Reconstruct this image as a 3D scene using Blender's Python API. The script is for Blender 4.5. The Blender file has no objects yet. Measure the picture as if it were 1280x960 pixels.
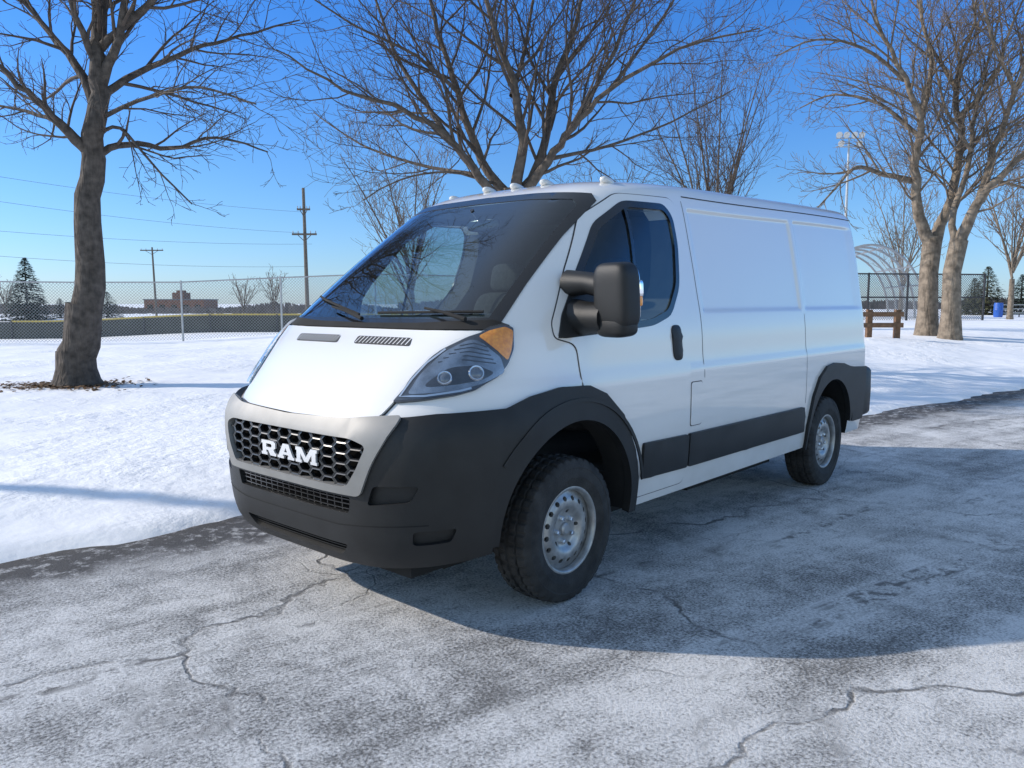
import bpy, bmesh, math, random
from mathutils import Vector, Matrix, noise
from mathutils.geometry import delaunay_2d_cdt
C=bpy.context.collection
PI=math.pi
H=1.501; PIT=math.radians(5.826); FPX=987.86
VF=(-0.4457,4.5327); VTH=math.radians(-131.753)
# ------------------------------------------------------------------ helpers
def sm(a,b,x):
    t=(x-a)/(b-a); t=0 if t<0 else 1 if t>1 else t
    return t*t*(3-2*t)
def at(u,v,D):
    a=(u-640)/FPX;b=(480-v)/FPX
    dx,dy,dz=a,math.cos(PIT)+b*math.sin(PIT),b*math.cos(PIT)-math.sin(PIT)
    t=D/dy
    return Vector((dx*t,D,H+dz*t))
class Tab:
    def __init__(s,p):
        s.x=[q[0] for q in p]; s.y=[q[1] for q in p]; n=len(p)
        h=[s.x[i+1]-s.x[i] for i in range(n-1)]; d=[(s.y[i+1]-s.y[i])/h[i] for i in range(n-1)]
        m=[d[0]]+[0]*(n-2)+[d[-1]]
        for i in range(1,n-1):
            if d[i-1]*d[i]>0:
                w1=2*h[i]+h[i-1];w2=h[i]+2*h[i-1]; m[i]=(w1+w2)/(w1/d[i-1]+w2/d[i])
        s.m=m
    def __call__(s,v):
        x,y,m=s.x,s.y,s.m
        if v<=x[0]: return y[0]
        if v>=x[-1]: return y[-1]
        lo,hi=0,len(x)-1
        while hi-lo>1:
            k=(lo+hi)//2
            if x[k]<=v: lo=k
            else: hi=k
        h=x[hi]-x[lo];t=(v-x[lo])/h;t2=t*t;t3=t2*t
        return (2*t3-3*t2+1)*y[lo]+(t3-2*t2+t)*h*m[lo]+(-2*t3+3*t2)*y[hi]+(t3-t2)*h*m[hi]
def mkobj(name,V,F,mat,parent=None,smooth=True,ang=35,mats=None,loc=None):
    me=bpy.data.meshes.new(name); me.from_pydata([tuple(v) for v in V],[],F); me.update()
    bm=bmesh.new(); bm.from_mesh(me); bmesh.ops.recalc_face_normals(bm,faces=bm.faces); bm.to_mesh(me); bm.free()
    for m in (mats or [mat]): me.materials.append(m)
    if smooth:
        me.polygons.foreach_set('use_smooth',[True]*len(me.polygons)); me.set_sharp_from_angle(angle=math.radians(ang))
    o=bpy.data.objects.new(name,me); C.objects.link(o)
    if parent: o.parent=parent
    if loc: o.location=loc
    return o
def empty(name,loc,label,cat,rz=0,group=None):
    o=bpy.data.objects.new(name,None); C.objects.link(o); o.location=loc; o.rotation_euler=(0,0,rz)
    tag(o,label,cat,group); return o
def tag(o,label,cat,group=None,kind=None):
    if label: o['label']=label
    if cat: o['category']=cat
    if group: o['group']=group
    if kind: o['kind']=kind
    return o
class MB:
    def __init__(s): s.V=[];s.F=[]
    def add(s,V,F):
        n=len(s.V); s.V+=[Vector(v) for v in V]; s.F+=[[i+n for i in f] for f in F]
    def box(s,c,d,rot=None):
        V=[Vector((x*d[0]/2,y*d[1]/2,z*d[2]/2)) for x in(-1,1) for y in(-1,1) for z in(-1,1)]
        if rot: V=[rot@v for v in V]
        s.add([v+Vector(c) for v in V],[[0,1,3,2],[4,6,7,5],[0,4,5,1],[2,3,7,6],[0,2,6,4],[1,5,7,3]])
    def tube(s,pts,rad,k=8,cap=True):
        pts=[Vector(p) for p in pts]; n=len(pts)
        if not isinstance(rad,(list,tuple)): rad=[rad]*n
        base=len(s.V); up=None
        for i in range(n):
            d=(pts[min(i+1,n-1)]-pts[max(i-1,0)]); 
            if d.length<1e-9: d=Vector((0,0,1))
            d.normalize()
            if up is None:
                up=d.orthogonal().normalized()
            else:
                up=up-d*up.dot(d)
                up=up.normalized() if up.length>1e-6 else d.orthogonal().normalized()
            w=d.cross(up)
            for j in range(k):
                a=2*PI*j/k; s.V.append(pts[i]+(up*math.cos(a)+w*math.sin(a))*rad[i])
        for i in range(n-1):
            for j in range(k):
                a=base+i*k+j;b=base+i*k+(j+1)%k; s.F.append([a,b,b+k,a+k])
        if cap:
            s.F.append([base+j for j in range(k)][::-1]); s.F.append([base+(n-1)*k+j for j in range(k)])
    def lathe(s,prof,N=64,closed=False):   # around Y, prof (r,y)
        base=len(s.V);k=len(prof)
        for i in range(N):
            a=2*PI*i/N
            for r,y in prof: s.V.append(Vector((r*math.cos(a),y,r*math.sin(a))))
        for i in range(N):
            for j in range(k-1 if not closed else k):
                a=base+i*k+j;b=base+((i+1)%N)*k+j; a2=base+i*k+(j+1)%k;b2=base+((i+1)%N)*k+(j+1)%k
                s.F.append([a,b,b2,a2])
    def sbox(s,c,d,e=.35,rot=None,nu=24,nv=14):
        base=len(s.V)
        def p(v,q): return math.copysign(abs(v)**q,v)
        V=[]
        for i in range(nv+1):
            th=-PI/2+PI*i/nv
            for j in range(nu):
                ph=2*PI*j/nu
                v=Vector((p(math.cos(th),e)*p(math.cos(ph),e)*d[0]/2,p(math.cos(th),e)*p(math.sin(ph),e)*d[1]/2,p(math.sin(th),e)*d[2]/2))
                if rot: v=rot@v
                V.append(v+Vector(c))
        F=[[i*nu+j,i*nu+(j+1)%nu,(i+1)*nu+(j+1)%nu,(i+1)*nu+j] for i in range(nv) for j in range(nu)]
        s.add(V,F)
    def build(s,name,mat,parent=None,smooth=True,ang=35,loc=None):
        return mkobj(name,s.V,s.F,mat,parent,smooth,ang,None,loc)
# ------------------------------------------------------------------ materials
def newmat(name):
    m=bpy.data.materials.new(name); m.use_nodes=True; nt=m.node_tree
    return m,nt,nt.nodes['Principled BSDF']
def N(nt,t,**kw):
    n=nt.nodes.new(t)
    for k,v in kw.items(): setattr(n,k,v)
    return n
def pm(name,col,rough=.5,metal=0,coat=0,var=.15,scale=8,bump=0,bscale=60,spec=.5,coord='Object'):
    m,nt,b=newmat(name); L=nt.links
    tc=N(nt,'ShaderNodeTexCoord'); no=N(nt,'ShaderNodeTexNoise'); no.inputs['Scale'].default_value=scale; no.inputs['Detail'].default_value=5
    L.new(tc.outputs[coord],no.inputs['Vector'])
    r=N(nt,'ShaderNodeValToRGB'); r.color_ramp.elements[0].position=.3; r.color_ramp.elements[1].position=.7
    r.color_ramp.elements[0].color=(*[c*(1-var) for c in col],1); r.color_ramp.elements[1].color=(*[min(1,c*(1+var)) for c in col],1)
    L.new(no.outputs['Fac'],r.inputs['Fac']); L.new(r.outputs['Color'],b.inputs['Base Color'])
    b.inputs['Roughness'].default_value=rough; b.inputs['Metallic'].default_value=metal
    b.inputs['Coat Weight'].default_value=coat; b.inputs['Coat Roughness'].default_value=.03; b.inputs['Specular IOR Level'].default_value=spec
    if bump:
        n2=N(nt,'ShaderNodeTexNoise'); n2.inputs['Scale'].default_value=bscale; n2.inputs['Detail'].default_value=4
        mp=N(nt,'ShaderNodeMapping')
        if bscale<20: mp.inputs['Scale'].default_value=(1,1,.22)      # bark ridges run up the trunk
        L.new(tc.outputs[coord],mp.inputs[0]); L.new(mp.outputs[0],n2.inputs['Vector']); bp=N(nt,'ShaderNodeBump'); bp.inputs['Strength'].default_value=bump; bp.inputs['Distance'].default_value=.02 if bscale>20 else .06
        L.new(n2.outputs['Fac'],bp.inputs['Height']); L.new(bp.outputs['Normal'],b.inputs['Normal'])
    return m
def glassmat(name,tint,refl_rough=.0,fmul=1.0):
    m,nt,b=newmat(name); nt.nodes.remove(b); L=nt.links
    out=nt.nodes['Material Output']; tr=N(nt,'ShaderNodeBsdfTransparent'); tr.inputs['Color'].default_value=(*tint,1)
    gl=N(nt,'ShaderNodeBsdfGlossy'); gl.inputs['Roughness'].default_value=refl_rough; gl.inputs['Color'].default_value=(.95,.97,1,1)
    lw=N(nt,'ShaderNodeLayerWeight'); lw.inputs['Blend'].default_value=.5   # facing = 1-|cos|, same from both sides of the pane
    pw=N(nt,'ShaderNodeMath',operation='POWER'); pw.inputs[1].default_value=5; L.new(lw.outputs['Facing'],pw.inputs[0])
    ma=N(nt,'ShaderNodeMath',operation='MULTIPLY_ADD'); ma.inputs[1].default_value=.92*fmul; ma.inputs[2].default_value=.05*fmul; ma.use_clamp=True; L.new(pw.outputs[0],ma.inputs[0])
    mx=N(nt,'ShaderNodeMixShader')
    L.new(ma.outputs[0],mx.inputs[0]); L.new(tr.outputs[0],mx.inputs[1]); L.new(gl.outputs[0],mx.inputs[2]); L.new(mx.outputs[0],out.inputs['Surface'])
    return m
def paint():
    m,nt,b=newmat('white_paint'); L=nt.links
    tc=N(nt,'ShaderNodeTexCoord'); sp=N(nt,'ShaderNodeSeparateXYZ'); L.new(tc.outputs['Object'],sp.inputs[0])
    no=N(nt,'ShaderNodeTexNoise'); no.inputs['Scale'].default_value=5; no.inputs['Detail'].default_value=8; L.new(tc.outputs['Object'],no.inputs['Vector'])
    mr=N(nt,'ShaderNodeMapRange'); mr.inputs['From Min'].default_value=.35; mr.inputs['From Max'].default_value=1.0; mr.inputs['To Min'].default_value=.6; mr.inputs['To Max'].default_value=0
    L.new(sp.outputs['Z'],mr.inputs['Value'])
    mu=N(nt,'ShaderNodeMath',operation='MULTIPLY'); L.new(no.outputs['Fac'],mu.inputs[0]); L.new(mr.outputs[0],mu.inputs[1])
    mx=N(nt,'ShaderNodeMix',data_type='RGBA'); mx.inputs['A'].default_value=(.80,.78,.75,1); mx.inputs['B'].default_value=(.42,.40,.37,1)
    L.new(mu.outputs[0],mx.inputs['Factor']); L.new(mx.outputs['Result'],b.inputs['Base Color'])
    b.inputs['Roughness'].default_value=.28; b.inputs['Coat Weight'].default_value=1; b.inputs['Coat Roughness'].default_value=.012; b.inputs['Coat IOR'].default_value=1.65
    return m
M={}
M['paint']=paint()
M['plastic']=pm('black_textured_plastic',(.016,.0165,.017),.48,var=.25,scale=6,bump=.15,bscale=400,spec=.38)
M['gloss']=pm('gloss_black',(.012,.012,.013),.2,coat=.5)
M['dark']=pm('dark_underbody',(.010,.010,.010),.9,var=.4)
M['void']=pm('black_recess',(.004,.004,.004),1.0,spec=.05)
M['mesh']=pm('grille_gloss_black',(.022,.023,.025),.3,var=.1)
M['seam']=pm('panel_gap',(.04,.04,.042),.8)
M['inter']=pm('cab_trim',(.06,.061,.063),.8,var=.2)
M['seat']=pm('seat_cloth',(.04,.042,.046),.95,var=.3,scale=40)
M['silver']=pm('silver_satin',(.26,.256,.247),.55,metal=.35,var=.08)
M['steel']=pm('silver_wheel',(.37,.37,.365),.40,metal=.65,var=.25,scale=20)
M['chrome']=pm('chrome',(.85,.86,.88),.08,metal=1,var=.02)
M['letter']=pm('badge_chrome',(.74,.74,.74),.3,metal=.5,var=.02)
M['rubber']=pm('tyre_rubber',(.025,.0245,.024),.8,var=.5,scale=15,bump=.3,bscale=120)
M['amber']=pm('amber_lens',(1.0,.30,.02),.12,coat=1,var=.25,scale=60)
M['hlhouse']=pm('lamp_reflector',(.30,.34,.39),.2,metal=.75,var=.4,scale=14)
M['bezel']=pm('lamp_bezel_grey',(.035,.04,.05),.2,coat=.5,var=.3,scale=20)
M['projl']=pm('projector_glass',(.10,.12,.15),.05,coat=1,var=.1)
M['lens']=pm('marker_lens',(.60,.60,.58),.15,coat=1,var=.05)
M['ws']=glassmat('windscreen_glass',(.46,.55,.55),0,1.9)
M['sideglass']=glassmat('side_glass',(.72,.81,.81),0,1.3)
M['clear']=glassmat('clear_lens',(.95,.97,.99),0,1.5)
M['bark']=pm('dark_bark',(.080,.066,.055),.95,var=.5,scale=9,bump=1,bscale=14)
M['bark_mid']=pm('brown_bark',(.115,.092,.073),.95,var=.4,scale=9,bump=.9,bscale=14)
M['bark_tan']=pm('tan_bark',(.20,.16,.12),.95,var=.5,scale=6,bump=1,bscale=9)
M['twig']=pm('twigs_brown',(.085,.066,.053),.9,var=.3)
M['twig_tan']=pm('twigs_tan',(.165,.128,.095),.9,var=.3)
M['galv']=pm('galvanised_steel',(.38,.39,.40),.45,metal=.6)
M['polewood']=pm('weathered_pole_wood',(.13,.11,.09),.9,var=.3)
M['wire']=pm('wire_dark',(.10,.11,.13),.6)
M['brick']=pm('brown_brick',(.24,.115,.075),.9,var=.25,scale=3)
M['roofg']=pm('grey_roof',(.18,.18,.19),.9)
M['conifer']=pm('dark_needles',(.022,.042,.03),.9,var=.5,scale=3)
M['oliv']=pm('olive_needles',(.07,.075,.035),.9,var=.4,scale=2)
M['wallg']=pm('dark_fence_cloth',(.06,.062,.055),.9,var=.2,scale=1)
M['yellow']=pm('yellow_cap',(.5,.38,.08),.7)
M['wood']=pm('brown_timber',(.16,.09,.05),.85,var=.35,scale=12)
M['blue']=pm('blue_plastic',(.02,.10,.42),.5)
M['leaf']=pm('fallen_leaves',(.13,.075,.035),.9,var=.5,scale=5)
M['brush']=pm('far_brush',(.15,.125,.115),.95,var=.35,scale=.3)
M['darksteel']=pm('dark_steel',(.05,.05,.055),.6,metal=.3)
def snowmat():
    m,nt,b=newmat('snow'); L=nt.links
    tc=N(nt,'ShaderNodeTexCoord')
    n1=N(nt,'ShaderNodeTexNoise'); n1.inputs['Scale'].default_value=.8; n1.inputs['Detail'].default_value=5
    n2=N(nt,'ShaderNodeTexNoise'); n2.inputs['Scale'].default_value=5; n2.inputs['Detail'].default_value=7; n2.inputs['Roughness'].default_value=.6
    for n in(n1,n2): L.new(tc.outputs['Object'],n.inputs['Vector'])
    r=N(nt,'ShaderNodeValToRGB'); r.color_ramp.elements[0].position=.3;r.color_ramp.elements[0].color=(.84,.85,.865,1);r.color_ramp.elements[1].position=.65;r.color_ramp.elements[1].color=(.92,.92,.92,1)
    L.new(n1.outputs['Fac'],r.inputs[0]); L.new(r.outputs[0],b.inputs['Base Color'])
    ad=N(nt,'ShaderNodeMath',operation='MULTIPLY_ADD'); ad.inputs[1].default_value=1.3; L.new(n1.outputs['Fac'],ad.inputs[0])
    rr=N(nt,'ShaderNodeMapRange'); rr.inputs['From Min'].default_value=.44; rr.inputs['From Max'].default_value=.60; rr.inputs['To Min'].default_value=.18; rr.inputs['To Max'].default_value=1.2
    n3=N(nt,'ShaderNodeTexNoise'); n3.inputs['Scale'].default_value=.35; n3.inputs['Detail'].default_value=3; L.new(tc.outputs['Object'],n3.inputs['Vector']); L.new(n3.outputs['Fac'],rr.inputs['Value'])
    mu=N(nt,'ShaderNodeMath',operation='MULTIPLY'); L.new(n2.outputs['Fac'],mu.inputs[0]); L.new(rr.outputs[0],mu.inputs[1]); L.new(mu.outputs[0],ad.inputs[2])
    bp=N(nt,'ShaderNodeBump'); bp.inputs['Strength'].default_value=.55; bp.inputs['Distance'].default_value=.10; L.new(ad.outputs[0],bp.inputs['Height']); L.new(bp.outputs[0],b.inputs['Normal'])
    b.inputs['Roughness'].default_value=.75; b.inputs['Specular IOR Level'].default_value=.3
    return m
M['snow']=snowmat()
def roadmat():
    m,nt,b=newmat('frosty_asphalt'); L=nt.links
    tc=N(nt,'ShaderNodeTexCoord'); O=tc.outputs['Object']
    def noise_(s,d=6,r=.6,dist=0,vec=O):
        n=N(nt,'ShaderNodeTexNoise'); n.inputs['Scale'].default_value=s;n.inputs['Detail'].default_value=d;n.inputs['Roughness'].default_value=r;n.inputs['Distortion'].default_value=dist
        L.new(vec,n.inputs['Vector']); return n.outputs['Fac']
    def math_(op,a,bb=None,cl=False):
        n=N(nt,'ShaderNodeMath',operation=op); n.use_clamp=cl
        for i,v in enumerate((a,bb)):
            if v is None: continue
            if isinstance(v,(int,float)): n.inputs[i].default_value=v
            else: L.new(v,n.inputs[i])
        return n.outputs[0]
    def ramp(f,a,bb):
        n=N(nt,'ShaderNodeMapRange'); n.interpolation_type='SMOOTHSTEP'; n.inputs['From Min'].default_value=a;n.inputs['From Max'].default_value=bb; L.new(f,n.inputs['Value']); return n.outputs[0]
    def mix(f,a,bb):
        n=N(nt,'ShaderNodeMix',data_type='RGBA'); L.new(f,n.inputs['Factor'])
        for k,v in(('A',a),('B',bb)):
            if isinstance(v,tuple): n.inputs[k].default_value=(*v,1)
            else: L.new(v,n.inputs[k])
        return n.outputs['Result']
    fine=noise_(70,5,.75); mid=noise_(9,8,.72); big=noise_(.55,6,.6,.6); med=noise_(2.1,8,.68,.4)
    sp=N(nt,'ShaderNodeSeparateXYZ'); L.new(O,sp.inputs[0])
    mp=N(nt,'ShaderNodeMapping'); mp.inputs['Scale'].default_value=(.11,1.1,1); mp.inputs['Rotation'].default_value=(0,0,.06); L.new(O,mp.inputs[0])
    streak=noise_(1.6,7,.65,.35,mp.outputs[0])
    asph=mix(ramp(fine,.35,.68),(.11,.107,.103),(.28,.275,.265))
    cov=math_('ADD',math_('MULTIPLY',big,.55),math_('MULTIPLY',med,.65)); cov=math_('ADD',cov,math_('MULTIPLY',streak,.85)); cov=math_('ADD',cov,math_('MULTIPLY',mid,.6))
    cov=math_('ADD',cov,math_('MULTIPLY',fine,1.3))
    frost=ramp(cov,1.66,2.20)
    frost=math_('MULTIPLY',frost,.95)
    col=mix(frost,asph,(.80,.795,.785))
    wv=N(nt,'ShaderNodeTexNoise'); wv.inputs['Scale'].default_value=1.7; wv.inputs['Detail'].default_value=7; L.new(O,wv.inputs['Vector'])
    va=N(nt,'ShaderNodeVectorMath',operation='MULTIPLY_ADD'); va.inputs[1].default_value=(.7,.7,0); L.new(wv.outputs['Color'],va.inputs[0]); L.new(O,va.inputs[2])
    vo=N(nt,'ShaderNodeTexVoronoi',feature='DISTANCE_TO_EDGE'); vo.inputs['Scale'].default_value=.36; L.new(va.outputs[0],vo.inputs['Vector'])
    cr=math_('SUBTRACT',1.0,ramp(vo.outputs['Distance'],.001,.0065)); cr=math_('MULTIPLY',cr,ramp(med,.38,.58)); cr=math_('MULTIPLY',cr,ramp(mid,.32,.50))
    vo2=N(nt,'ShaderNodeTexVoronoi',feature='DISTANCE_TO_EDGE'); vo2.inputs['Scale'].default_value=1.4; L.new(va.outputs[0],vo2.inputs['Vector'])
    cr2=math_('SUBTRACT',1.0,ramp(vo2.outputs['Distance'],.002,.014)); cr2=math_('MULTIPLY',cr2,ramp(big,.50,.62)); cr2=math_('MULTIPLY',cr2,.55)
    cr=math_('MULTIPLY',math_('MAXIMUM',cr,cr2),.8)
    col=mix(cr,col,(.05,.046,.043))
    y=sp.outputs['Y']
    edge=math_('ADD',y,math_('MULTIPLY',math_('SUBTRACT',med,.5),1.5))
    wet=ramp(edge,-.85,-.30); wet=math_('MULTIPLY',wet,ramp(mid,.34,.50))
    blot=math_('MULTIPLY',ramp(noise_(1.1,6,.6,.5),.57,.68),ramp(mid,.46,.58))
    blot=math_('MULTIPLY',blot,ramp(fine,.38,.58))
    st2=math_('MULTIPLY',ramp(streak,.565,.65),ramp(mid,.45,.58))
    wet=math_('MAXIMUM',math_('MULTIPLY',wet,.95),math_('MAXIMUM',math_('MULTIPLY',blot,.88),math_('MULTIPLY',st2,.82)))
    col=mix(wet,col,(.045,.040,.036))
    L.new(col,b.inputs['Base Color'])
    b.inputs['Roughness'].default_value=.8
    hh=math_('ADD',math_('MULTIPLY',fine,.8),math_('MULTIPLY',mid,.4)); hh=math_('SUBTRACT',hh,math_('MULTIPLY',cr,.8))
    bp=N(nt,'ShaderNodeBump'); bp.inputs['Strength'].default_value=.8; bp.inputs['Distance'].default_value=.018; L.new(hh,bp.inputs['Height']); L.new(bp.outputs[0],b.inputs['Normal'])
    return m
M['road']=roadmat()
def linkmat(name,size,w,col,ax='X'):
    m,nt,b=newmat(name); L=nt.links
    tc=N(nt,'ShaderNodeTexCoord'); sp=N(nt,'ShaderNodeSeparateXYZ'); L.new(tc.outputs['Object'],sp.inputs[0])
    def mt(op,a,c):
        n=N(nt,'ShaderNodeMath',operation=op)
        for i,v in enumerate((a,c)):
            if isinstance(v,(int,float)): n.inputs[i].default_value=v
            else: L.new(v,n.inputs[i])
        return n.outputs[0]
    fs=[]
    for op in('ADD','SUBTRACT'):
        q=mt('DIVIDE',mt(op,sp.outputs[ax],sp.outputs['Z']),size); q=mt('FRACT',q,0); q=mt('ABSOLUTE',mt('SUBTRACT',q,.5),0); fs.append(mt('LESS_THAN',q,w/size/2))
    f=mt('MAXIMUM',fs[0],fs[1]); b.inputs['Base Color'].default_value=(*col,1); b.inputs['Metallic'].default_value=.4; b.inputs['Roughness'].default_value=.5
    L.new(f,b.inputs['Alpha']); return m
M['link']=linkmat('chain_link_wire',.11,.014,(.30,.31,.32))
M['linkd']=linkmat('dark_chain_link_wire',.14,.03,(.10,.10,.10))
M['linky']=linkmat('cage_wire',.2,.03,(.36,.37,.38),'Y')
# ------------------------------------------------------------------ terrain
EX,EY=-1.91,5.28; ED=Vector((.788,.6157)).normalized(); EN=Vector((-ED.y,ED.x))
def rd(x,y):
    v=Vector((x-EX,y-EY)); return v.dot(ED),v.dot(EN)
def terr(x,y):
    a,d=rd(x,y)
    n1=noise.noise(Vector((x*.9,y*.9,1.3))); n2=noise.noise(Vector((x*.25,y*.25,5.1))); n3=noise.noise(Vector((x*3.1,y*3.1,2)))
    far=1-sm(25,60,abs(y)+abs(x)*.3)
    if d<-8:
        return -.05+.2*sm(-13.2,-14.5,d+n1*.3)
    dd=d+.22*n1+.12*n3
    z=-.05+.10*sm(-.10,.22,dd)+.07*sm(.3,1.6,dd)
    z+=(.022*n1+.06*n2+.012*n3)*sm(.0,.8,d)*far
    z+=.42*sm(5,14,a)*sm(.6,6,d)
    z-=.75*sm(27,46,y)*sm(6,-2,x)
    return z
def axis(dense0,dense1,step,lim,g):
    L=[dense0+i*step for i in range(int((dense1-dense0)/step)+1)]
    s=step;v=L[-1]
    while v<lim: s*=g; v+=s; L.append(v)
    s=step;v=L[0];P=[]
    while v>-lim: s*=g; v-=s; P.append(v)
    return P[::-1]+L
ax=axis(-16,17,.13,1500,1.22); ay=axis(3,28,.13,1500,1.2)
V=[(x,y,terr(x,y)) for y in ay for x in ax]; nx=len(ax)
F=[[j*nx+i,j*nx+i+1,(j+1)*nx+i+1,(j+1)*nx+i] for j in range(len(ay)-1) for i in range(nx-1)]
g=mkobj('snow_ground',V,F,M['snow'],ang=180); g['kind']='structure'
road=mkobj('road',[(x,y,0) for y in(-13.6,-9,-5,-2,.6) for x in range(-60,101,8)],[[j*21+i,j*21+i+1,(j+1)*21+i+1,(j+1)*21+i] for j in range(4) for i in range(20)],M['road'])
road.location=(EX,EY,0); road.rotation_euler=(0,0,math.atan2(ED.y,ED.x)); road['kind']='structure'
# ------------------------------------------------------------------ the van: body surface
XF=Tab([(.30,.87),(.36,.915),(.45,.94),(.60,.955),(.80,.965),(.90,.955),(.95,.935),(.99,.905),(1.03,.875),(1.10,.815),(1.20,.722),(1.29,.62),(1.345,.545),(1.37,.515),(1.40,.478),(1.6,.235),(1.8,-.01),(2.0,-.265),(2.09,-.385),(2.145,-.48),(2.185,-.58),(2.217,-.71),(2.24,-.88),(2.257,-1.12),(2.269,-1.55),(2.278,-2.2)])
BW=Tab([(.30,.965),(.4,.99),(.6,1.012),(.9,1.022),(1.08,1.02),(1.115,1.018),(1.14,1.010),(1.35,.992),(1.6,.945),(1.9,.880),(2.05,.845),(2.12,.825),(2.165,.808),(2.195,.788),(2.22,.757),(2.24,.705),(2.257,.60),(2.27,.40),(2.278,.14)])
NX=Tab([(.30,4.4),(.9,4.4),(1.05,4.2),(1.2,4.8),(1.30,5.8),(1.38,7),(1.5,7),(2.1,6),(2.2,5),(2.278,3)])
XC=Tab([(.30,.1),(.9,.1),(1.1,-.1),(1.38,-.3),(1.6,-.47),(2.0,-.95),(2.1,-1.10),(2.15,-1.2),(2.2,-1.42),(2.25,-2.0),(2.278,-2.6)])
XR=Tab([(.3,-4.40),(1.2,-4.405),(1.6,-4.40),(2.0,-4.39),(2.12,-4.38),(2.2,-4.36),(2.235,-4.32),(2.26,-4.2),(2.278,-3.8)])
def tstar(n): return math.asin(.8**(n/2))
def surfQ(q,z):
    s=-1 if q<0 else 1; q=min(1,abs(q)); n=NX(z);b=BW(z);xc=XC(z);a=XF(z)-xc
    if q<=.5: f=.8*q/.5; t=math.asin(min(1,f**(n/2))); Y=b*f
    else:
        t0=tstar(n); t=t0+(PI/2-t0)*(q-.5)/.5; Y=b*math.sin(t)**(2/n)
    return Vector((xc+a*math.cos(t),s*Y,z))
def qY(Y,z):
    n=NX(z); s=min(1,abs(Y)/BW(z))
    if s<=.8: q=.5*s/.8
    else: t0=tstar(n); q=.5+.5*(math.asin(s**(n/2))-t0)/(PI/2-t0)
    return math.copysign(q,Y)
def qX(X,z):
    n=NX(z);xc=XC(z);a=XF(z)-xc; t=math.acos(max(0,min(1,(X-xc)/a))); t0=tstar(n)
    if t<=t0: return .5*(math.sin(t)**(2/n))/.8
    return .5+.5*(t-t0)/(PI/2-t0)
def sideY(X,z):
    xc=XC(z);b=BW(z)
    if X<=xc: return b
    a=XF(z)-xc; c=min(.999,(X-xc)/a); return b*(1-c*c)**(1/NX(z))
def rec(X,z):
    d=0
    for x0,x1 in((-2.885,-1.34),(-4.26,-2.945)):
        d+=sm(x0,x0+.03,X)*sm(x1,x1-.03,X)*sm(1.44,1.472,z)*sm(2.085,2.055,z)
    return .016*d
def lift(p):   # cargo roof rises gently towards the tail
    k=sm(1.3,2.1,p.z)*sm(-.7,-4.6,p.x)
    return Vector((p.x,p.y*(1+.018*k),p.z+.085*k))
def surfS(sgn):
    return lambda X,z: lift(Vector((X,sgn*(sideY(X,z)-rec(X,z)),z)))
zr=[.38+.04*i for i in range(16)]+[1.0+.02*i for i in range(22)]+[1.435,1.443,1.451,1.459,1.467,1.475,1.49]+[1.53+.05*i for i in range(10)]+[2.02,2.05,2.058,2.065,2.072,2.079,2.086,2.1,2.115,2.13,2.145,2.16,2.175,2.19,2.2,2.21,2.22,2.23,2.24,2.25,2.258,2.265,2.271,2.275,2.278]
fx_=[-1.2,-1.26,-1.31,-1.335,-1.345,-1.353,-1.361,-1.37,-1.4]+[-1.5-.12*i for i in range(12)]+[-2.85,-2.858,-2.866,-2.875,-2.885,-2.9,-2.93,-2.945,-2.953,-2.961,-2.97,-2.98]+[-3.08-.12*i for i in range(9)]+[-4.12]
def half(z):
    L=[]
    for i in range(17): L.append(surfQ(.5*i/16,z))
    for i in range(1,19): L.append(surfQ(.5+.5*i/18,z))
    xc=XC(z);xr=XR(z);xcr=xr+.18; S=min(-1.2,xc-.1);E=max(-4.12,xcr+.06)
    for i in range(1,8):
        X=xc+(S-xc)*i/8; L.append(Vector((X,sideY(X,z),z)))
    for X0 in fx_:
        X=S+(X0+1.2)/(-2.92)*(E-S); L.append(Vector((X,BW(z)-(rec(X,z) if z<2.09 else 0),z)))
    b=BW(z)
    for i in range(0,11):
        t=PI/2*(1-i/10); 
        L.append(Vector((xcr-.18*math.cos(t),b*math.sin(t)**(2/9) if t>1e-6 else 0,z)))
    return L
V=[];n=None
for z in zr:
    h=half(z); loop=h+[Vector((p.x,-p.y,p.z)) for p in h[-2:0:-1]]; n=len(loop); V+=[lift(p) for p in loop]
F=[]
for k in range(len(zr)-1):
    for i in range(n): F.append([k*n+i,k*n+(i+1)%n,(k+1)*n+(i+1)%n,(k+1)*n+i])
F.append(list(range(n))[::-1])
kt=(len(zr)-1)*n; hh0=len(h)      # roof cap as strips between the two sides
F.append([kt,kt+1,kt+n-1])
for i in range(1,hh0-2): F.append([kt+i,kt+i+1,kt+n-i-1,kt+n-i])
F.append([kt+hh0-2,kt+hh0-1,kt+hh0])
van=empty('cargo_van',(VF[0],VF[1],0),'white cargo van with black bumper and cladding parked on the frosty road','van',VTH)
body=mkobj('body',V,F,M['paint'],None)
cut=[]
AZ=.44
mb=MB()
for X in(0,-3.45):
    for s in(-1,1):
        k=56; r=.497 if X==0 else .462; zc_=AZ if X==0 else .43; ring=[(X+r*math.cos(2*PI*i/k),zc_+r*math.sin(2*PI*i/k)) for i in range(k)]
        y0,y1=s*.56,s*1.4
        b0=len(mb.V); mb.V+=[Vector((x,y0,z)) for x,z in ring]+[Vector((x,y1,z)) for x,z in ring]
        mb.F+=[[b0+i,b0+(i+1)%k,b0+k+(i+1)%k,b0+k+i] for i in range(k)]+[[b0+i for i in range(k)],[b0+k+i for i in range(k)][::-1]]
cut.append(mb.build('cut',M['dark']))
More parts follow.
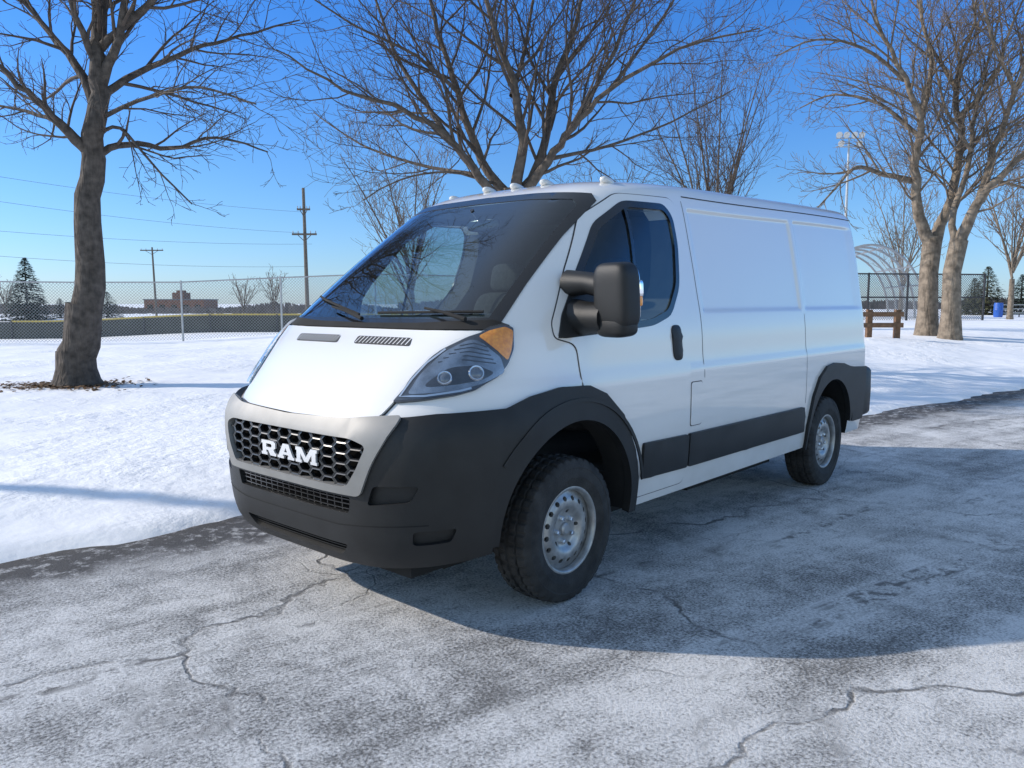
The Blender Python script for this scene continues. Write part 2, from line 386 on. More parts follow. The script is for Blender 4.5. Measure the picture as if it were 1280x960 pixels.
def prism(poly,axis,lo,hi):
    k=len(poly); mb=MB(); f=(lambda p,w:Vector((p[0],w,p[1]))) if axis=='Y' else (lambda p,w:Vector((w,p[0],p[1])))
    mb.V=[f(p,lo) for p in poly]+[f(p,hi) for p in poly]
    mb.F=[[i,(i+1)%k,k+(i+1)%k,k+i] for i in range(k)]+[list(range(k)),[k+i for i in range(k)][::-1]]
    return mb.build('cut',M['dark'],smooth=False)
WS=[(-.79,1.42),(.79,1.42),(.71,2.08),(-.71,2.08)]
cut.append(prism(WS,'X',-1.52,2))
SW=[(.02,1.365),(-.74,1.41),(-.93,1.46),(-1.06,1.61),(-1.12,1.85),(-1.115,2.0),(-1.06,2.05),(-.70,2.04),(-.43,1.90),(-.16,1.62)]
cut.append(prism(SW,'Y',-1.4,1.4))
mb=MB(); mb.box((-.66,0,1.0),(1.70,1.72,.85)); cut.append(mb.build('cut',M['dark'],smooth=False))
for c in cut:
    md=body.modifiers.new('b','BOOLEAN'); md.object=c; md.operation='DIFFERENCE'; md.solver='EXACT'
dg=bpy.context.evaluated_depsgraph_get(); me=bpy.data.meshes.new_from_object(body.evaluated_get(dg))
body.modifiers.clear(); body.data=me; me.name='body'
for c in cut: bpy.data.objects.remove(c,do_unlink=True)
me.materials.clear()
for k in('paint','inter','plastic','dark'): me.materials.append(M[k])
for p in me.polygons:
    c=p.center; X,Y,Z=c
    dy=sideY(X,Z)-abs(Y) if X<XF(Z) else 0
    q=qY(Y,Z); dx=surfQ(q,Z).x-X
    inside=dy>.03 and dx>.03 and Z<2.12 and X>-4.2
    if Z<.385: p.material_index=3
    elif inside:
        p.material_index=1 if (X>-1.6 and Z>.55 and math.hypot(X,Z-AZ)>.51) else 3
    elif Z<.94 and X>.38: p.material_index=2
    else: p.material_index=0
    p.use_smooth=True
me.set_sharp_from_angle(angle=math.radians(30))
body.parent=van
# ------------------------------------------------------------------ patches
def sub(poly,sp,ku):
    out=[]
    for i in range(len(poly)):
        a=poly[i];b=poly[(i+1)%len(poly)]; L=math.hypot((b[0]-a[0])*ku,b[1]-a[1]); k=max(1,int(math.ceil(L/sp)))
        for j in range(k): out.append((a[0]+(b[0]-a[0])*j/k,a[1]+(b[1]-a[1])*j/k))
    return out
def rnd(poly,r,k=5,ku=1):
    out=[];n=len(poly)
    for i in range(n):
        p=Vector((poly[i][0]*ku,poly[i][1]));a=Vector((poly[i-1][0]*ku,poly[i-1][1]));b=Vector((poly[(i+1)%n][0]*ku,poly[(i+1)%n][1]))
        ra=min(r,(a-p).length*.45,(b-p).length*.45); p0=p+(a-p).normalized()*ra;p1=p+(b-p).normalized()*ra
        for j in range(k+1):
            t=j/k; v=p0*(1-t)**2+p*2*t*(1-t)+p1*t*t; out.append((v.x/ku,v.y))
    return out
def inp(poly,x,y):
    c=False;n=len(poly);j=n-1
    for i in range(n):
        xi,yi=poly[i];xj,yj=poly[j]
        if (yi>y)!=(yj>y) and x<(xj-xi)*(y-yi)/(yj-yi)+xi: c=not c
        j=i
    return c
def fill(outer,holes,sp,ku=1):
    loops=[[(p[0]*ku,p[1]) for p in sub(l,sp,ku)] for l in [outer]+list(holes)]
    Vs=[];Es=[]
    for l in loops:
        b=len(Vs); Vs+=[Vector(p) for p in l]; Es+=[(b+i,b+(i+1)%len(l)) for i in range(len(l))]
    bv=list(Vs)
    x0=min(p[0] for p in loops[0]);x1=max(p[0] for p in loops[0]);y0=min(p[1] for p in loops[0]);y1=max(p[1] for p in loops[0])
    r=0;y=y0+sp*.5
    cell={}
    for p in bv: cell.setdefault((int(p.x//sp),int(p.y//sp)),[]).append(p)
    while y<y1:
        x=x0+sp*(.5 if r%2 else .25)
        while x<x1:
            if inp(loops[0],x,y) and not any(inp(h,x,y) for h in loops[1:]):
                ci,cj=int(x//sp),int(y//sp); ok=True
                for i in(-1,0,1):
                    for j in(-1,0,1):
                        for p in cell.get((ci+i,cj+j),()):
                            if (p.x-x)**2+(p.y-y)**2<(.45*sp)**2: ok=False
                if ok: Vs.append(Vector((x,y)))
            x+=sp
        y+=sp*.87;r+=1
    vo,eo,fo,_,_,_=delaunay_2d_cdt(Vs,Es,[],0,1e-6)
    T=[]
    for f in fo:
        cx=sum(vo[i].x for i in f)/len(f);cy=sum(vo[i].y for i in f)/len(f)
        if inp(loops[0],cx,cy) and not any(inp(h,cx,cy) for h in loops[1:]): T.append(list(f))
    return [(v.x/ku,v.y) for v in vo],T
CEN=Vector((-1.2,0,1.0))
def nrm(S,u,v,P):
    e=.004
    a=S(u+e,v)-S(u-e,v); b=S(u,v+e)-S(u,v-e); nn=a.cross(b)
    if nn.length<1e-12: nn=P-CEN
    nn.normalize()
    if nn.dot(P-CEN)<0: nn=-nn
    return nn
def patch(name,S,outer,mat,parent,off=.004,th=.006,sp=.05,ku=1,holes=(),bulge=0,ang=40):
    pv,T=fill(outer,holes,sp,ku)
    P=[];Nn=[]
    for u,v in pv:
        p=S(u,v); nn=nrm(S,u,v,p); P.append(p+nn*off); Nn.append(nn)
    cnt={}
    for f in T:
        for i in range(len(f)):
            a,b=f[i],f[(i+1)%len(f)]; k=(min(a,b),max(a,b)); cnt[k]=cnt.get(k,0)+1
    be=[k for k,c in cnt.items() if c==1]
    bvs={}
    V=list(P);F=[list(f) for f in T]
    if bulge:
        bset=[pv[i] for k in be for i in k]
        for i,(u,v) in enumerate(pv):
            d=min(math.hypot((u-x)*ku,v-y) for x,y in bset); V[i]=P[i]+Nn[i]*bulge*(1-math.exp(-d/.02))
    if th:
        for a,b in be:
            for i in(a,b):
                if i not in bvs: bvs[i]=len(V); V.append(P[i]-Nn[i]*th)
            F.append([a,b,bvs[b],bvs[a]])
    return mkobj(name,V,F,mat,parent,ang=ang)
KU=1.35
def strip(name,S,pts,w,mat,parent,off=.002,ku=1):
    mb=MB();L=[]
    for a,b in zip(pts[:-1],pts[1:]):
        k=max(1,int(math.hypot((b[0]-a[0])*ku,b[1]-a[1])/.04)); L+=[(a[0]+(b[0]-a[0])*i/k,a[1]+(b[1]-a[1])*i/k) for i in range(k)]
    L.append(pts[-1]); P=[];Q=[]
    for i,(u,v) in enumerate(L):
        p=S(u,v);nn=nrm(S,u,v,p); u2,v2=L[min(i+1,len(L)-1)];u1,v1=L[max(i-1,0)]
        t=(S(u2,v2)-S(u1,v1)).normalized(); sd=nn.cross(t)*w/2; P.append(p+nn*off-sd);Q.append(p+nn*off+sd)
    k=len(P); mb.V=P+Q; mb.F=[[i,i+1,k+i+1,k+i] for i in range(k-1)]
    return mb.build(name,mat,parent)
def grow2(poly,d):
    n=len(poly);out=[]
    area=sum(poly[i][0]*poly[(i+1)%n][1]-poly[(i+1)%n][0]*poly[i][1] for i in range(n)); sg=1 if area>0 else -1
    for i in range(n):
        p=Vector(poly[i]);a=Vector(poly[i-1]);b=Vector(poly[(i+1)%n]); e1=(p-a).normalized();e2=(b-p).normalized()
        n1=Vector((e1.y,-e1.x))*sg;n2=Vector((e2.y,-e2.x))*sg; m=(n1+n2); m=m/max(.35,m.length_squared/2) if m.length>1e-6 else n1
        q=p+m*d; out.append((q.x,q.y))
    return out
DOOR=[(-.04,1.30),(-.06,1.05),(-.40,.92),(-.58,.62),(-.56,.43),(-1.095,.43),(-1.12,1.05),(-1.20,1.80),(-1.225,2.08),(-1.16,2.125),(-.68,2.115),(-.36,1.96),(-.09,1.66),(.10,1.40),(.10,1.335)]
for s in(1,-1):
    S=surfS(s)
    door=patch('door',S,rnd(DOOR,.05),M['paint'],van,off=.005,th=.004,sp=.05,holes=[grow2(SW,.03)])
    door['label']='driver door with black mirror' if s==1 else 'passenger door on the far side'
    patch('door_gap',S,rnd(grow2(DOOR,.006),.05),M['seam'],door,off=.0015,th=0,sp=.05,holes=[grow2(SW,.01)])
    patch('window_frame',S,rnd(grow2(SW,.034),.06),M['gloss'],door,off=.008,th=.012,sp=.04,holes=[rnd(grow2(SW,-.004),.05)])
    patch('window',S,rnd(grow2(SW,.012),.05),M['sideglass'],door,off=-.002,th=0,sp=.06)
    hd=rnd([(-.925,1.375),(-1.03,1.375),(-1.045,1.17),(-.945,1.17)],.045)
    patch('door_handle',S,hd,M['plastic'],door,off=.012,th=.012,sp=.025,bulge=.012)
    strip('window_divider',S,[(-.60,1.40),(-.69,2.03)],.024,M['gloss'],door,off=.008)
    patch('mirror_base',S,rnd([(.085,1.33),(-.22,1.345),(-.23,1.60),(-.17,1.67),(-.06,1.545),(.03,1.44)],.025),M['plastic'],door,off=.014,th=.016,sp=.05)
    if s==1:
        FD=[(-1.135,1.03),(-1.265,1.03),(-1.265,.77),(-1.135,.77)]
        patch('fuel_flap',S,rnd(FD,.02),M['paint'],van,off=.004,th=.003,sp=.05)
        patch('fuel_flap_gap',S,rnd(grow2(FD,.005),.02),M['seam'],van,off=.0012,th=0,sp=.06)
    for poly in([(-.60,.735),(-1.095,.725),(-1.095,.525),(-.60,.535)],[(-1.11,.725),(-2.86,.715),(-2.89,.52),(-1.11,.525)]):
        patch('side_cladding',S,rnd(poly,.02),M['plastic'],van,off=.022,th=.024,sp=.06,bulge=.006)
    def arc(X,r,a0,a1,k=30,zc=.44): return [(X+r*math.cos(math.radians(a0+(a1-a0)*i/k)),zc+r*math.sin(math.radians(a0+(a1-a0)*i/k))) for i in range(k+1)]
    inn=arc(0,.49,178,4); inn=[(-.49,.37)]+inn+[(.49,.40)]
    out=[(.58,.40),(.57,.80),(.45,1.02),(.30,1.07),(.12,1.10),(-.08,1.095),(-.22,1.045),(-.38,.92),(-.50,.72),(-.55,.55),(-.555,.37)]
    fl=[p for p in inn]+out
    wa=patch('wheel_arch',S,fl,M['plastic'],van,off=.030,th=.045,sp=.04,bulge=0)
    lip=arc(0,.60,170,34); patch('arch_lip',S,lip+arc(0,.58,34,170),M['plastic'],wa,off=.036,th=.008,sp=.03)
    inn=[(-3.93,.50)]+arc(-3.45,.456,172,2,30,.43)+[(-3.0,.37)]
    out=[(-2.975,.37),(-2.965,.55),(-3.04,.78),(-3.15,.92),(-3.30,1.0),(-3.47,1.02),(-3.66,1.005),(-3.80,.975),(-3.935,.96),(-3.935,.66)]
    patch('wheel_arch',S,inn+out,M['plastic'],van,off=.024,th=.04,sp=.05)
    patch('rear_bumper_corner',S,rnd([(-3.945,.96),(-4.24,.945),(-4.24,.48),(-3.98,.48),(-3.945,.60)],.02),M['plastic'],van,off=.018,th=.03,sp=.06)
    strip('roof_gutter',S,[(-1.32,2.15),(-4.26,2.15)],.008,M['seam'],van,off=.0015)
    strip('body_seam',S,[(-2.915,1.42),(-2.915,.74)],.005,M['seam'],van,off=.001)
    strip('body_seam',S,[(-1.30,2.12),(-1.30,1.05)],.005,M['seam'],van,off=.001)
mb=MB(); mb.sbox((-4.36,0,.71),(.22,2.05,.48),.18); mb.build('rear_bumper',M['plastic'],van)
# front bumper
def Q(Y,z): return (qY(Y,z),z)
def QX(X,z,s=1): return (s*qX(X,z),z)
half_=[Q(0,.315),Q(.35,.315),Q(.60,.33),Q(.80,.35),QX(.62,.36),QX(.52,.375),QX(.515,.65),QX(.44,.97),QX(.42,1.02),QX(.55,1.012),Q(.80,1.0),Q(.72,.985),Q(.5,.96),Q(0,.95)]
full=half_+[(-q,z) for q,z in half_[-2:0:-1]]
GIp=[(-.45,.686),(.48,.686),(.54,.77),(.59,.872),(.50,.897),(-.48,.897),(-.555,.872),(-.51,.77)]
GI=[Q(*p) for p in GIp]
INT=rnd([Q(-.44,.56),Q(.47,.56),Q(.49,.635),Q(-.46,.635)],.012,4,KU)
LOW=rnd([Q(-.36,.355),Q(.38,.355),Q(.44,.41),Q(-.43,.41)],.02,4,KU)
FOG=[];
for s in(1,-1):
    FOG.append(rnd([Q(s*.575,.61),Q(s*.75,.635),Q(s*.785,.71),Q(s*.61,.702)],.018,4,KU))
    FOG.append(rnd([Q(s*.74,.44),Q(s*.85,.455),Q(s*.87,.515),Q(s*.75,.505)],.018,4,KU))
bump=patch('front_bumper',surfQ,full,M['plastic'],van,off=.035,th=.05,sp=.04,ku=KU,holes=[INT,LOW,grow2(GI,.008)]+FOG)
patch('intake_backing',surfQ,grow2(INT,.01),M['void'],bump,off=.006,th=0,sp=.05,ku=KU)
patch('intake_backing',surfQ,grow2(LOW,.01),M['void'],bump,off=.006,th=0,sp=.05,ku=KU)
for h_ in FOG: patch('fog_lamp_recess',surfQ,grow2(h_,.01),M['plastic'],bump,off=.010,th=0,sp=.05,ku=KU)
for y in(.575,.598,.618):
    strip('intake_bar',surfQ,[Q(-.45,y),Q(.47,y)],.005,M['gloss'],bump,off=.02,ku=KU)
for i in range(-8,10):
    strip('intake_bar',surfQ,[Q(i*.052,.565),Q(i*.052,.63)],.006,M['gloss'],bump,off=.018,ku=KU)
for y in(.37,.385,.40):
    strip('intake_bar',surfQ,[Q(-.40,y),Q(.40,y)],.006,M['plastic'],bump,off=.015,ku=KU)
strip('bumper_crease',surfQ,[Q(-.80,.535),Q(-.4,.50),Q(.4,.50),Q(.80,.535)],.006,M['dark'],bump,off=.0365,ku=KU)
# grille
GO=[Q(-.52,.65),Q(.55,.65),Q(.61,.79),Q(.695,.955),Q(.695,.985),Q(.45,.96),Q(0,.95),Q(-.45,.96),Q(-.655,.985),Q(-.655,.955),Q(-.58,.79)]
sur=patch('grille_surround',surfQ,rnd(GO,.025,5,KU),M['silver'],van,off=.050,th=.04,sp=.04,ku=KU,holes=[rnd(GI,.025,5,KU)])
patch('grille_backing',surfQ,grow2(GI,.006),M['void'],sur,off=.003,th=0,sp=.06,ku=KU)
def surfYZ(Y,z): return surfQ(qY(Y,z),z)
mb=MB(); w,hh=.112,.0475
def hexp(cx,cz,k): return [(cx+dx*w*k,cz+dz*hh*k) for dx,dz in((-.5,0),(-.28,-.5),(.28,-.5),(.5,0),(.28,.5),(-.28,.5))]
for i in range(-8,10):
    for j in range(-4,5):
        cx=i*w*.79; cz=.785+j*hh+(hh/2 if i%2 else 0)
        if not inp(grow2(GIp,.02),cx,cz): continue
        o=hexp(cx,cz,1.0);ii=hexp(cx,cz,.80); b0=len(mb.V)
        for ring,off in((o,.032),(ii,.034),(ii,.018)):
            for y,z in ring: p=surfYZ(y,z); mb.V.append(p+Vector((off,0,0)))
        for a in range(6):
            c=(a+1)%6; mb.F+=[[b0+a,b0+c,b0+6+c,b0+6+a],[b0+6+a,b0+6+c,b0+12+c,b0+12+a]]
mb.build('grille_mesh',M['mesh'],sur,smooth=False)
Rr=([(0,0),(.40,0),(.40,.2),(.33,.2),(.33,.36),(.46,.36),(.60,.0),(1.0,0),(1.0,.2),(.93,.2),(.82,.44),(.95,.55),(.95,.88),(.83,1),(0,1),(0,.8),(.08,.8),(.08,.2),(0,.2)],[[(.33,.56),(.33,.8),(.64,.8),(.70,.74),(.70,.62),(.64,.56)]])
Aa=([(0,0),(.42,0),(.42,.18),(.36,.18),(.39,.28),(.71,.28),(.74,.18),(.68,.18),(.68,0),(1.1,0),(1.1,.18),(1.03,.18),(.74,1),(.36,1),(.07,.18),(0,.18)],[[(.45,.46),(.65,.46),(.55,.76)]])
Mm=([(0,0),(.38,0),(.38,.2),(.31,.2),(.31,.62),(.55,.1),(.75,.1),(.99,.62),(.99,.2),(.92,.2),(.92,0),(1.3,0),(1.3,.2),(1.23,.2),(1.23,.8),(1.3,.8),(1.3,1),(.93,1),(.65,.42),(.37,1),(0,1),(0,.8),(.07,.8),(.07,.2),(0,.2)],[])
lh=.068;lw=.130
x0=.06-.5*(1.0+1.1+1.3+.2)*lw
for (o,hs),wd in((Rr,1.0),(Aa,1.1),(Mm,1.3)):
    f=lambda p:(x0+p[0]*lw,.757+p[1]*lh)
    patch('badge_letter',surfYZ,[f(p) for p in o],M['letter'],sur,off=.048,th=.010,sp=.03,holes=[[f(p) for p in h] for h in hs])
    x0+=(wd+.1)*lw
# hood
hh_=[Q(0,.962),Q(.45,.972),Q(.58,.99),Q(.605,1.05),Q(.62,1.16),Q(.66,1.26),Q(.75,1.33),Q(.80,1.366),Q(.4,1.362),Q(0,1.362)]
hood=hh_+[(-q,z) for q,z in hh_[-2:0:-1]]
hd=patch('hood',surfQ,rnd(hood,.02,4,KU),M['paint'],van,off=.012,th=.010,sp=.035,ku=KU)
patch('hood_gap',surfQ,grow2(rnd(hood,.02,4,KU),.006),M['seam'],hd,off=.0015,th=0,sp=.05,ku=KU)
for y0,y1 in((-.46,-.06),(.06,.50)):
    v=patch('hood_vent',surfQ,rnd([Q(y0+.02,1.29),Q(y1,1.29),Q(y1-.03,1.325),Q(y0,1.325)],.012,4,KU),M['seam'],hd,off=.0145,th=.002,sp=.05,ku=KU)
    k=14
    for i in range(k):
        y=y0+.03+(y1-y0-.06)*i/(k-1); strip('vent_slat',surfQ,[Q(y,1.293),Q(y,1.322)],.007,M['paint'],v,off=.016,ku=KU)
# cowl and windscreen
cw=[Q(0,1.372),Q(.5,1.372),Q(.82,1.376),Q(.86,1.395),Q(.80,1.42),Q(.4,1.40),Q(0,1.395)]
patch('cowl',surfQ,cw+[(-q,z) for q,z in cw[-2:0:-1]],M['dark'],van,off=.008,th=.01,sp=.05,ku=KU)
wso=[Q(0,1.385),Q(.5,1.39),Q(.83,1.40),Q(.80,1.6),Q(.765,1.85),Q(.745,2.06),Q(.70,2.105),Q(.4,2.122),Q(0,2.13)]
wso=wso+[(-q,z) for q,z in wso[-2:0:-1]]
wsi=[Q(0,1.42),Q(.5,1.422),Q(.775,1.43),Q(.755,1.6),Q(.722,1.85),Q(.70,2.03),Q(.655,2.066),Q(.4,2.08),Q(0,2.086)]
wsi=wsi+[(-q,z) for q,z in wsi[-2:0:-1]]
patch('windscreen_surround',surfQ,wso,M['gloss'],van,off=.006,th=.01,sp=.04,ku=KU,holes=[wsi])
patch('windscreen',surfQ,grow2(wsi,.01),M['ws'],van,off=.004,th=0,sp=.05,ku=KU)
def wiper(p0,p1,b0,b1):
    mb=MB(); S=surfYZ
    def pt(y,z,o): 
        p=S(y,z); return p+nrm(surfQ,*Q(y,z),p)*o
    mb.tube([pt(p0[0],p0[1],.028),pt((p0[0]*.5+p1[0]*.5),(p0[1]+p1[1])/2,.04),pt(p1[0],p1[1],.03)],[.012,.008,.006],8)
    o=mb.build('wiper_arm',M['dark'],van)
    mb=MB(); k=8; mb.tube([pt(b0[0]+(b1[0]-b0[0])*i/k,b0[1]+(b1[1]-b0[1])*i/k,.016) for i in range(k+1)],.007,6); mb.build('wiper_blade',M['dark'],o)
wiper((.70,1.405),(.40,1.455),(.74,1.45),(.05,1.44))
wiper((-.02,1.40),(-.38,1.46),(-.10,1.43),(-.66,1.53))
# headlights
def mir(pl,s): return [(s*q,z) for q,z in pl]
HL=[Q(.60,1.05),Q(.72,1.065),Q(.86,1.105),QX(.43,1.165),QX(.375,1.22),QX(.335,1.285),QX(.305,1.38),QX(.33,1.395),Q(.81,1.375),Q(.755,1.34),Q(.675,1.275),Q(.63,1.17)]
AM=[QX(.375,1.235),QX(.348,1.28),QX(.315,1.367),QX(.34,1.382),Q(.815,1.365),Q(.79,1.342),Q(.82,1.322),Q(.865,1.28)]
for s in(1,-1):
    h0=patch('headlight',surfQ,rnd(mir(HL,s),.015,4,KU),M['bezel'],van,off=.014,th=.02,sp=.022,ku=KU)
    patch('indicator_lens',surfQ,rnd(mir(AM,s),.012,4,KU),M['amber'],h0,off=.019,th=.006,sp=.02,ku=KU,bulge=.003)
    patch('lamp_reflector',surfQ,rnd(mir([Q(.645,1.085),Q(.75,1.095),Q(.87,1.13),Q(.905,1.18),Q(.88,1.25),Q(.82,1.31),Q(.77,1.33),Q(.70,1.27),Q(.655,1.17)],s),.02,4,KU),M['hlhouse'],h0,off=.016,th=.003,sp=.022,ku=KU)
    patch('lamp_bezel',surfQ,rnd(mir([Q(.69,1.115),Q(.78,1.125),Q(.865,1.15),Q(.885,1.18),Q(.83,1.215),Q(.75,1.205)],s),.03,4,KU),M['bezel'],h0,off=.0175,th=.003,sp=.022,ku=KU)
    for k_ in range(5): strip('reflector_fin',surfQ,mir([Q(.70+.012*k_,1.225+.018*k_),Q(.79,1.238+.018*k_),Q(.875-.01*k_,1.222+.018*k_)],s),.005,M['bezel'],h0,off=.0175,ku=KU)
    for y,z,r in((.84,1.18,.034),(.755,1.158,.032)):
        p=surfYZ(s*y,z); nn=nrm(surfQ,*Q(s*y,z),p); rot=Vector((0,1,0)).rotation_difference(nn).to_matrix(); p=p+nn*.014
        mb=MB(); mb.lathe([(r*1.1,.004),(r,.010),(r*.85,.009),(r*.76,.005)],28); mb.V=[rot@v+p for v in mb.V]; mb.build('reflector_ring',M['chrome'],h0)
        mb=MB(); mb.lathe([(.001,.013),(r*.3,.012),(r*.55,.009),(r*.78,.004)],24); mb.V=[rot@v+p for v in mb.V]; mb.build('projector_lens',M['projl'],h0)
    strip('light_guide',surfQ,mir([Q(.70,1.282),Q(.655,1.22),Q(.632,1.15),Q(.622,1.075),Q(.72,1.08),Q(.85,1.115)],s),.010,M['chrome'],h0,off=.018,ku=KU)
    patch('headlight_cover',surfQ,rnd(mir(HL,s),.015,4,KU),M['clear'],h0,off=.028,th=0,sp=.025,ku=KU,bulge=.006)
# roof marker lamps
for y in(-.63,-.24,0,.24,.63):
    z=2.215 if abs(y)<.3 else 2.20
    p=surfYZ(y,z)
    mb=MB(); mb.sbox((p.x-.02,p.y,p.z+.008),(.12,.06,.046),.8,Matrix.Rotation(-.20,3,'Y')); mb.build('marker_lamp',M['lens'],van)
# mirror
O_=Vector((-.06,.01,0))
mb=MB(); rot=Matrix.Rotation(math.radians(-8),3,'Z')@Matrix.Rotation(math.radians(4),3,'Y')
mb.sbox(O_+Vector((.0,1.20,1.535)),(.14,.215,.32),.45,rot,36,24); mi=mb.build('wing_mirror',M['plastic'],van)
mb=MB(); mb.sbox(O_+Vector((-.01,1.195,1.395)),(.135,.20,.11),.55,rot); mb.build('lower_mirror_housing',M['plastic'],mi)
mb=MB(); mb.tube([(-.09,.90,1.60),(-.08,1.03,1.60),(-.07,1.15,1.58)],[.07,.055,.06],12); mb.tube([(-.09,.92,1.43),(-.08,1.04,1.43),(-.07,1.15,1.43)],[.10,.08,.08],12); mb.build('mirror_arm',M['plastic'],mi)
mb=MB(); mb.sbox(O_+Vector((-.068,1.195,1.54)),(.03,.195,.28),.4,rot); mb.build('mirror_glass',M['chrome'],mi)
mb=MB(); mb.sbox(O_+Vector((-.045,1.298,1.515)),(.03,.024,.055),.5,rot); mb.build('indicator_lens',M['amber'],mi)
mb=MB(); mb.sbox(O_+Vector((-.045,1.299,1.57)),(.034,.024,.08),.5,rot); mb.build('side_lens',M['chrome'],mi)
# chassis
mb=MB(); mb.box((-1.75,0,.31),(4.6,1.3,.16)); mb.box((-2.2,.6,.33),(1.3,.35,.14)); mb.box((.55,0,.33),(.5,1.4,.14)); mb.tube([(0,-.8,.36),(0,.8,.36)],.05); mb.tube([(-3.45,-.8,.36),(-3.45,.8,.36)],.06); mb.build('chassis',M['dark'],van,smooth=False)
# cab
mb=MB(); mb.sbox((.22,0,1.20),(.62,1.66,.42),.3,Matrix.Rotation(.12,3,'Y')); mb.sbox((.02,.42,1.36),(.30,.44,.16),.5); mb.build('dashboard',M['inter'],van)
mb=MB(); rot=Matrix.Rotation(math.radians(-38),3,'Y')
pts=[Vector((-.16,.42,1.32))+rot@Vector((.19*math.cos(a),.19*math.sin(a),0)) for a in [2*PI*i/32 for i in range(33)]]
mb.tube(pts,.017,8,False); mb.sbox((-.16,.42,1.31),(.12,.14,.06),.6,rot); mb.box(Vector((-.16,.42,1.315)),(.03,.36,.02),rot); mb.tube([(-.14,.42,1.30),(.1,.42,1.2)],.035); mb.build('steering_wheel',M['gloss'],van)
for y in(.45,-.45):
    mb=MB(); mb.sbox((-.72,y,.86),(.50,.50,.20),.4); mb.sbox((-1.02,y,1.22),(.17,.48,.72),.4,Matrix.Rotation(math.radians(-12),3,'Y')); st=mb.build('cab_seat',M['seat'],van)
    mb=MB(); mb.sbox((-1.13,y,1.68),(.12,.27,.20),.5,Matrix.Rotation(math.radians(-12),3,'Y')); mb.tube([(-1.10,y-.07,1.5),(-1.12,y-.07,1.63)],.008); mb.tube([(-1.10,y+.07,1.5),(-1.12,y+.07,1.63)],.008); mb.build('headrest',M['seat'],st)
p=surfYZ(0,2.02)
mb=MB(); mb.sbox((p.x-.12,0,1.97),(.04,.26,.075),.5); mb.tube([(p.x-.1,0,1.99),(p.x-.02,0,2.05)],.012); mb.build('rear_view_mirror',M['gloss'],van)
# wheels
def wheel_parts():
    prof=[(.212,-.085),(.222,-.10),(.25,-.112),(.29,-.117),(.325,-.113),(.348,-.104)]
    tread=[(.360,-.098),(.366,-.086),(.368,-.06),(.357,-.057),(.357,-.048),(.370,-.045),(.371,-.014),(.359,-.011),(.359,.011),(.371,.014),(.370,.045),(.357,.048),(.357,.057),(.368,.06),(.366,.086),(.360,.098)]
    side=[(.348,.104),(.325,.113),(.318,.1155),(.314,.1135),(.29,.117),(.268,.1165),(.264,.114),(.25,.112),(.222,.10),(.212,.085)]
    p=prof+tread+side+[(.205,.06),(.205,-.06)]
    mb=MB();Nn=240;k=len(p)
    for i in range(Nn):
        a=2*PI*i/Nn
        for j,(r,y) in enumerate(p):
            if 6<=j<=21:
                ph=(i+ (2 if 9<=j<=14 else 0)+ (3 if j>14 else 0))%6
                if ph<1.5 and (j<=8 or j>=19 or j in(11,12,15,16)): r-=.008
            mb.V.append(Vector((r*math.cos(a),y,r*math.sin(a))))
    for i in range(Nn):
        for j in range(k):
            mb.F.append([i*k+j,((i+1)%Nn)*k+j,((i+1)%Nn)*k+(j+1)%k,i*k+(j+1)%k])
    tyre=mb
    PR=Tab([(0,.058),(.04,.058),(.06,.059),(.085,.060),(.105,.074),(.125,.082),(.145,.082),(.165,.074),(.185,.064),(.205,.06)])
    circ=lambda cx,cy,r,k:[(cx+r*math.cos(2*PI*i/k),cy+r*math.sin(2*PI*i/k)) for i in range(k)]
    holes=[circ(0,0,.034,24)]
    nh=16
    for i in range(nh):
        a=2*PI*i/nh; c,s=math.cos(a),math.sin(a); holes.append([(c*(.160+.012*math.cos(t))-s*.014*math.sin(t),s*(.160+.012*math.cos(t))+c*.014*math.sin(t)) for t in [2*PI*j/14 for j in range(14)]])
    for i in range(5):
        a=2*PI*(i+.5)/5; holes.append(circ(.092*math.cos(a),.092*math.sin(a),.010,12))
    pv,T=fill(circ(0,0,.205,72),holes,.013)
    V=[Vector((x,PR(math.hypot(x,y)),y)) for x,y in pv]; F=[list(f) for f in T]
    cnt={}
    for f in T:
        for i in range(len(f)):
            a,b=f[i],f[(i+1)%len(f)]; kk=(min(a,b),max(a,b)); cnt[kk]=cnt.get(kk,0)+1
    for (a,b),c in cnt.items():
        if c==1 and math.hypot(*pv[a])<.2:
            n0=len(V); V+= [V[a]-Vector((0,.02,0)),V[b]-Vector((0,.02,0))]; F.append([a,b,n0+1,n0])
    mb=MB(); mb.add(V,F); mb.lathe([(.205,.06),(.2,.068),(.200,.085),(.206,.096),(.214,.101),(.222,.099),(.222,.088)],72)
    rim=mb
    mb=MB(); mb.lathe([(.001,.0),(.195,.0),(.195,-.05),(.2,.03)],40); brake=mb
    mb=MB(); mb.lathe([(.001,.078),(.022,.078),(.031,.070),(.0335,.058),(.0335,.03)],24); hub=mb
    mb=MB(); mb.lathe([(.001,.020),(.010,.020),(.0125,.016),(.0135,0)],6); lug=mb
    return tyre,rim,brake,hub,lug
ty,ri,br,hu,lu=wheel_parts()
first=None
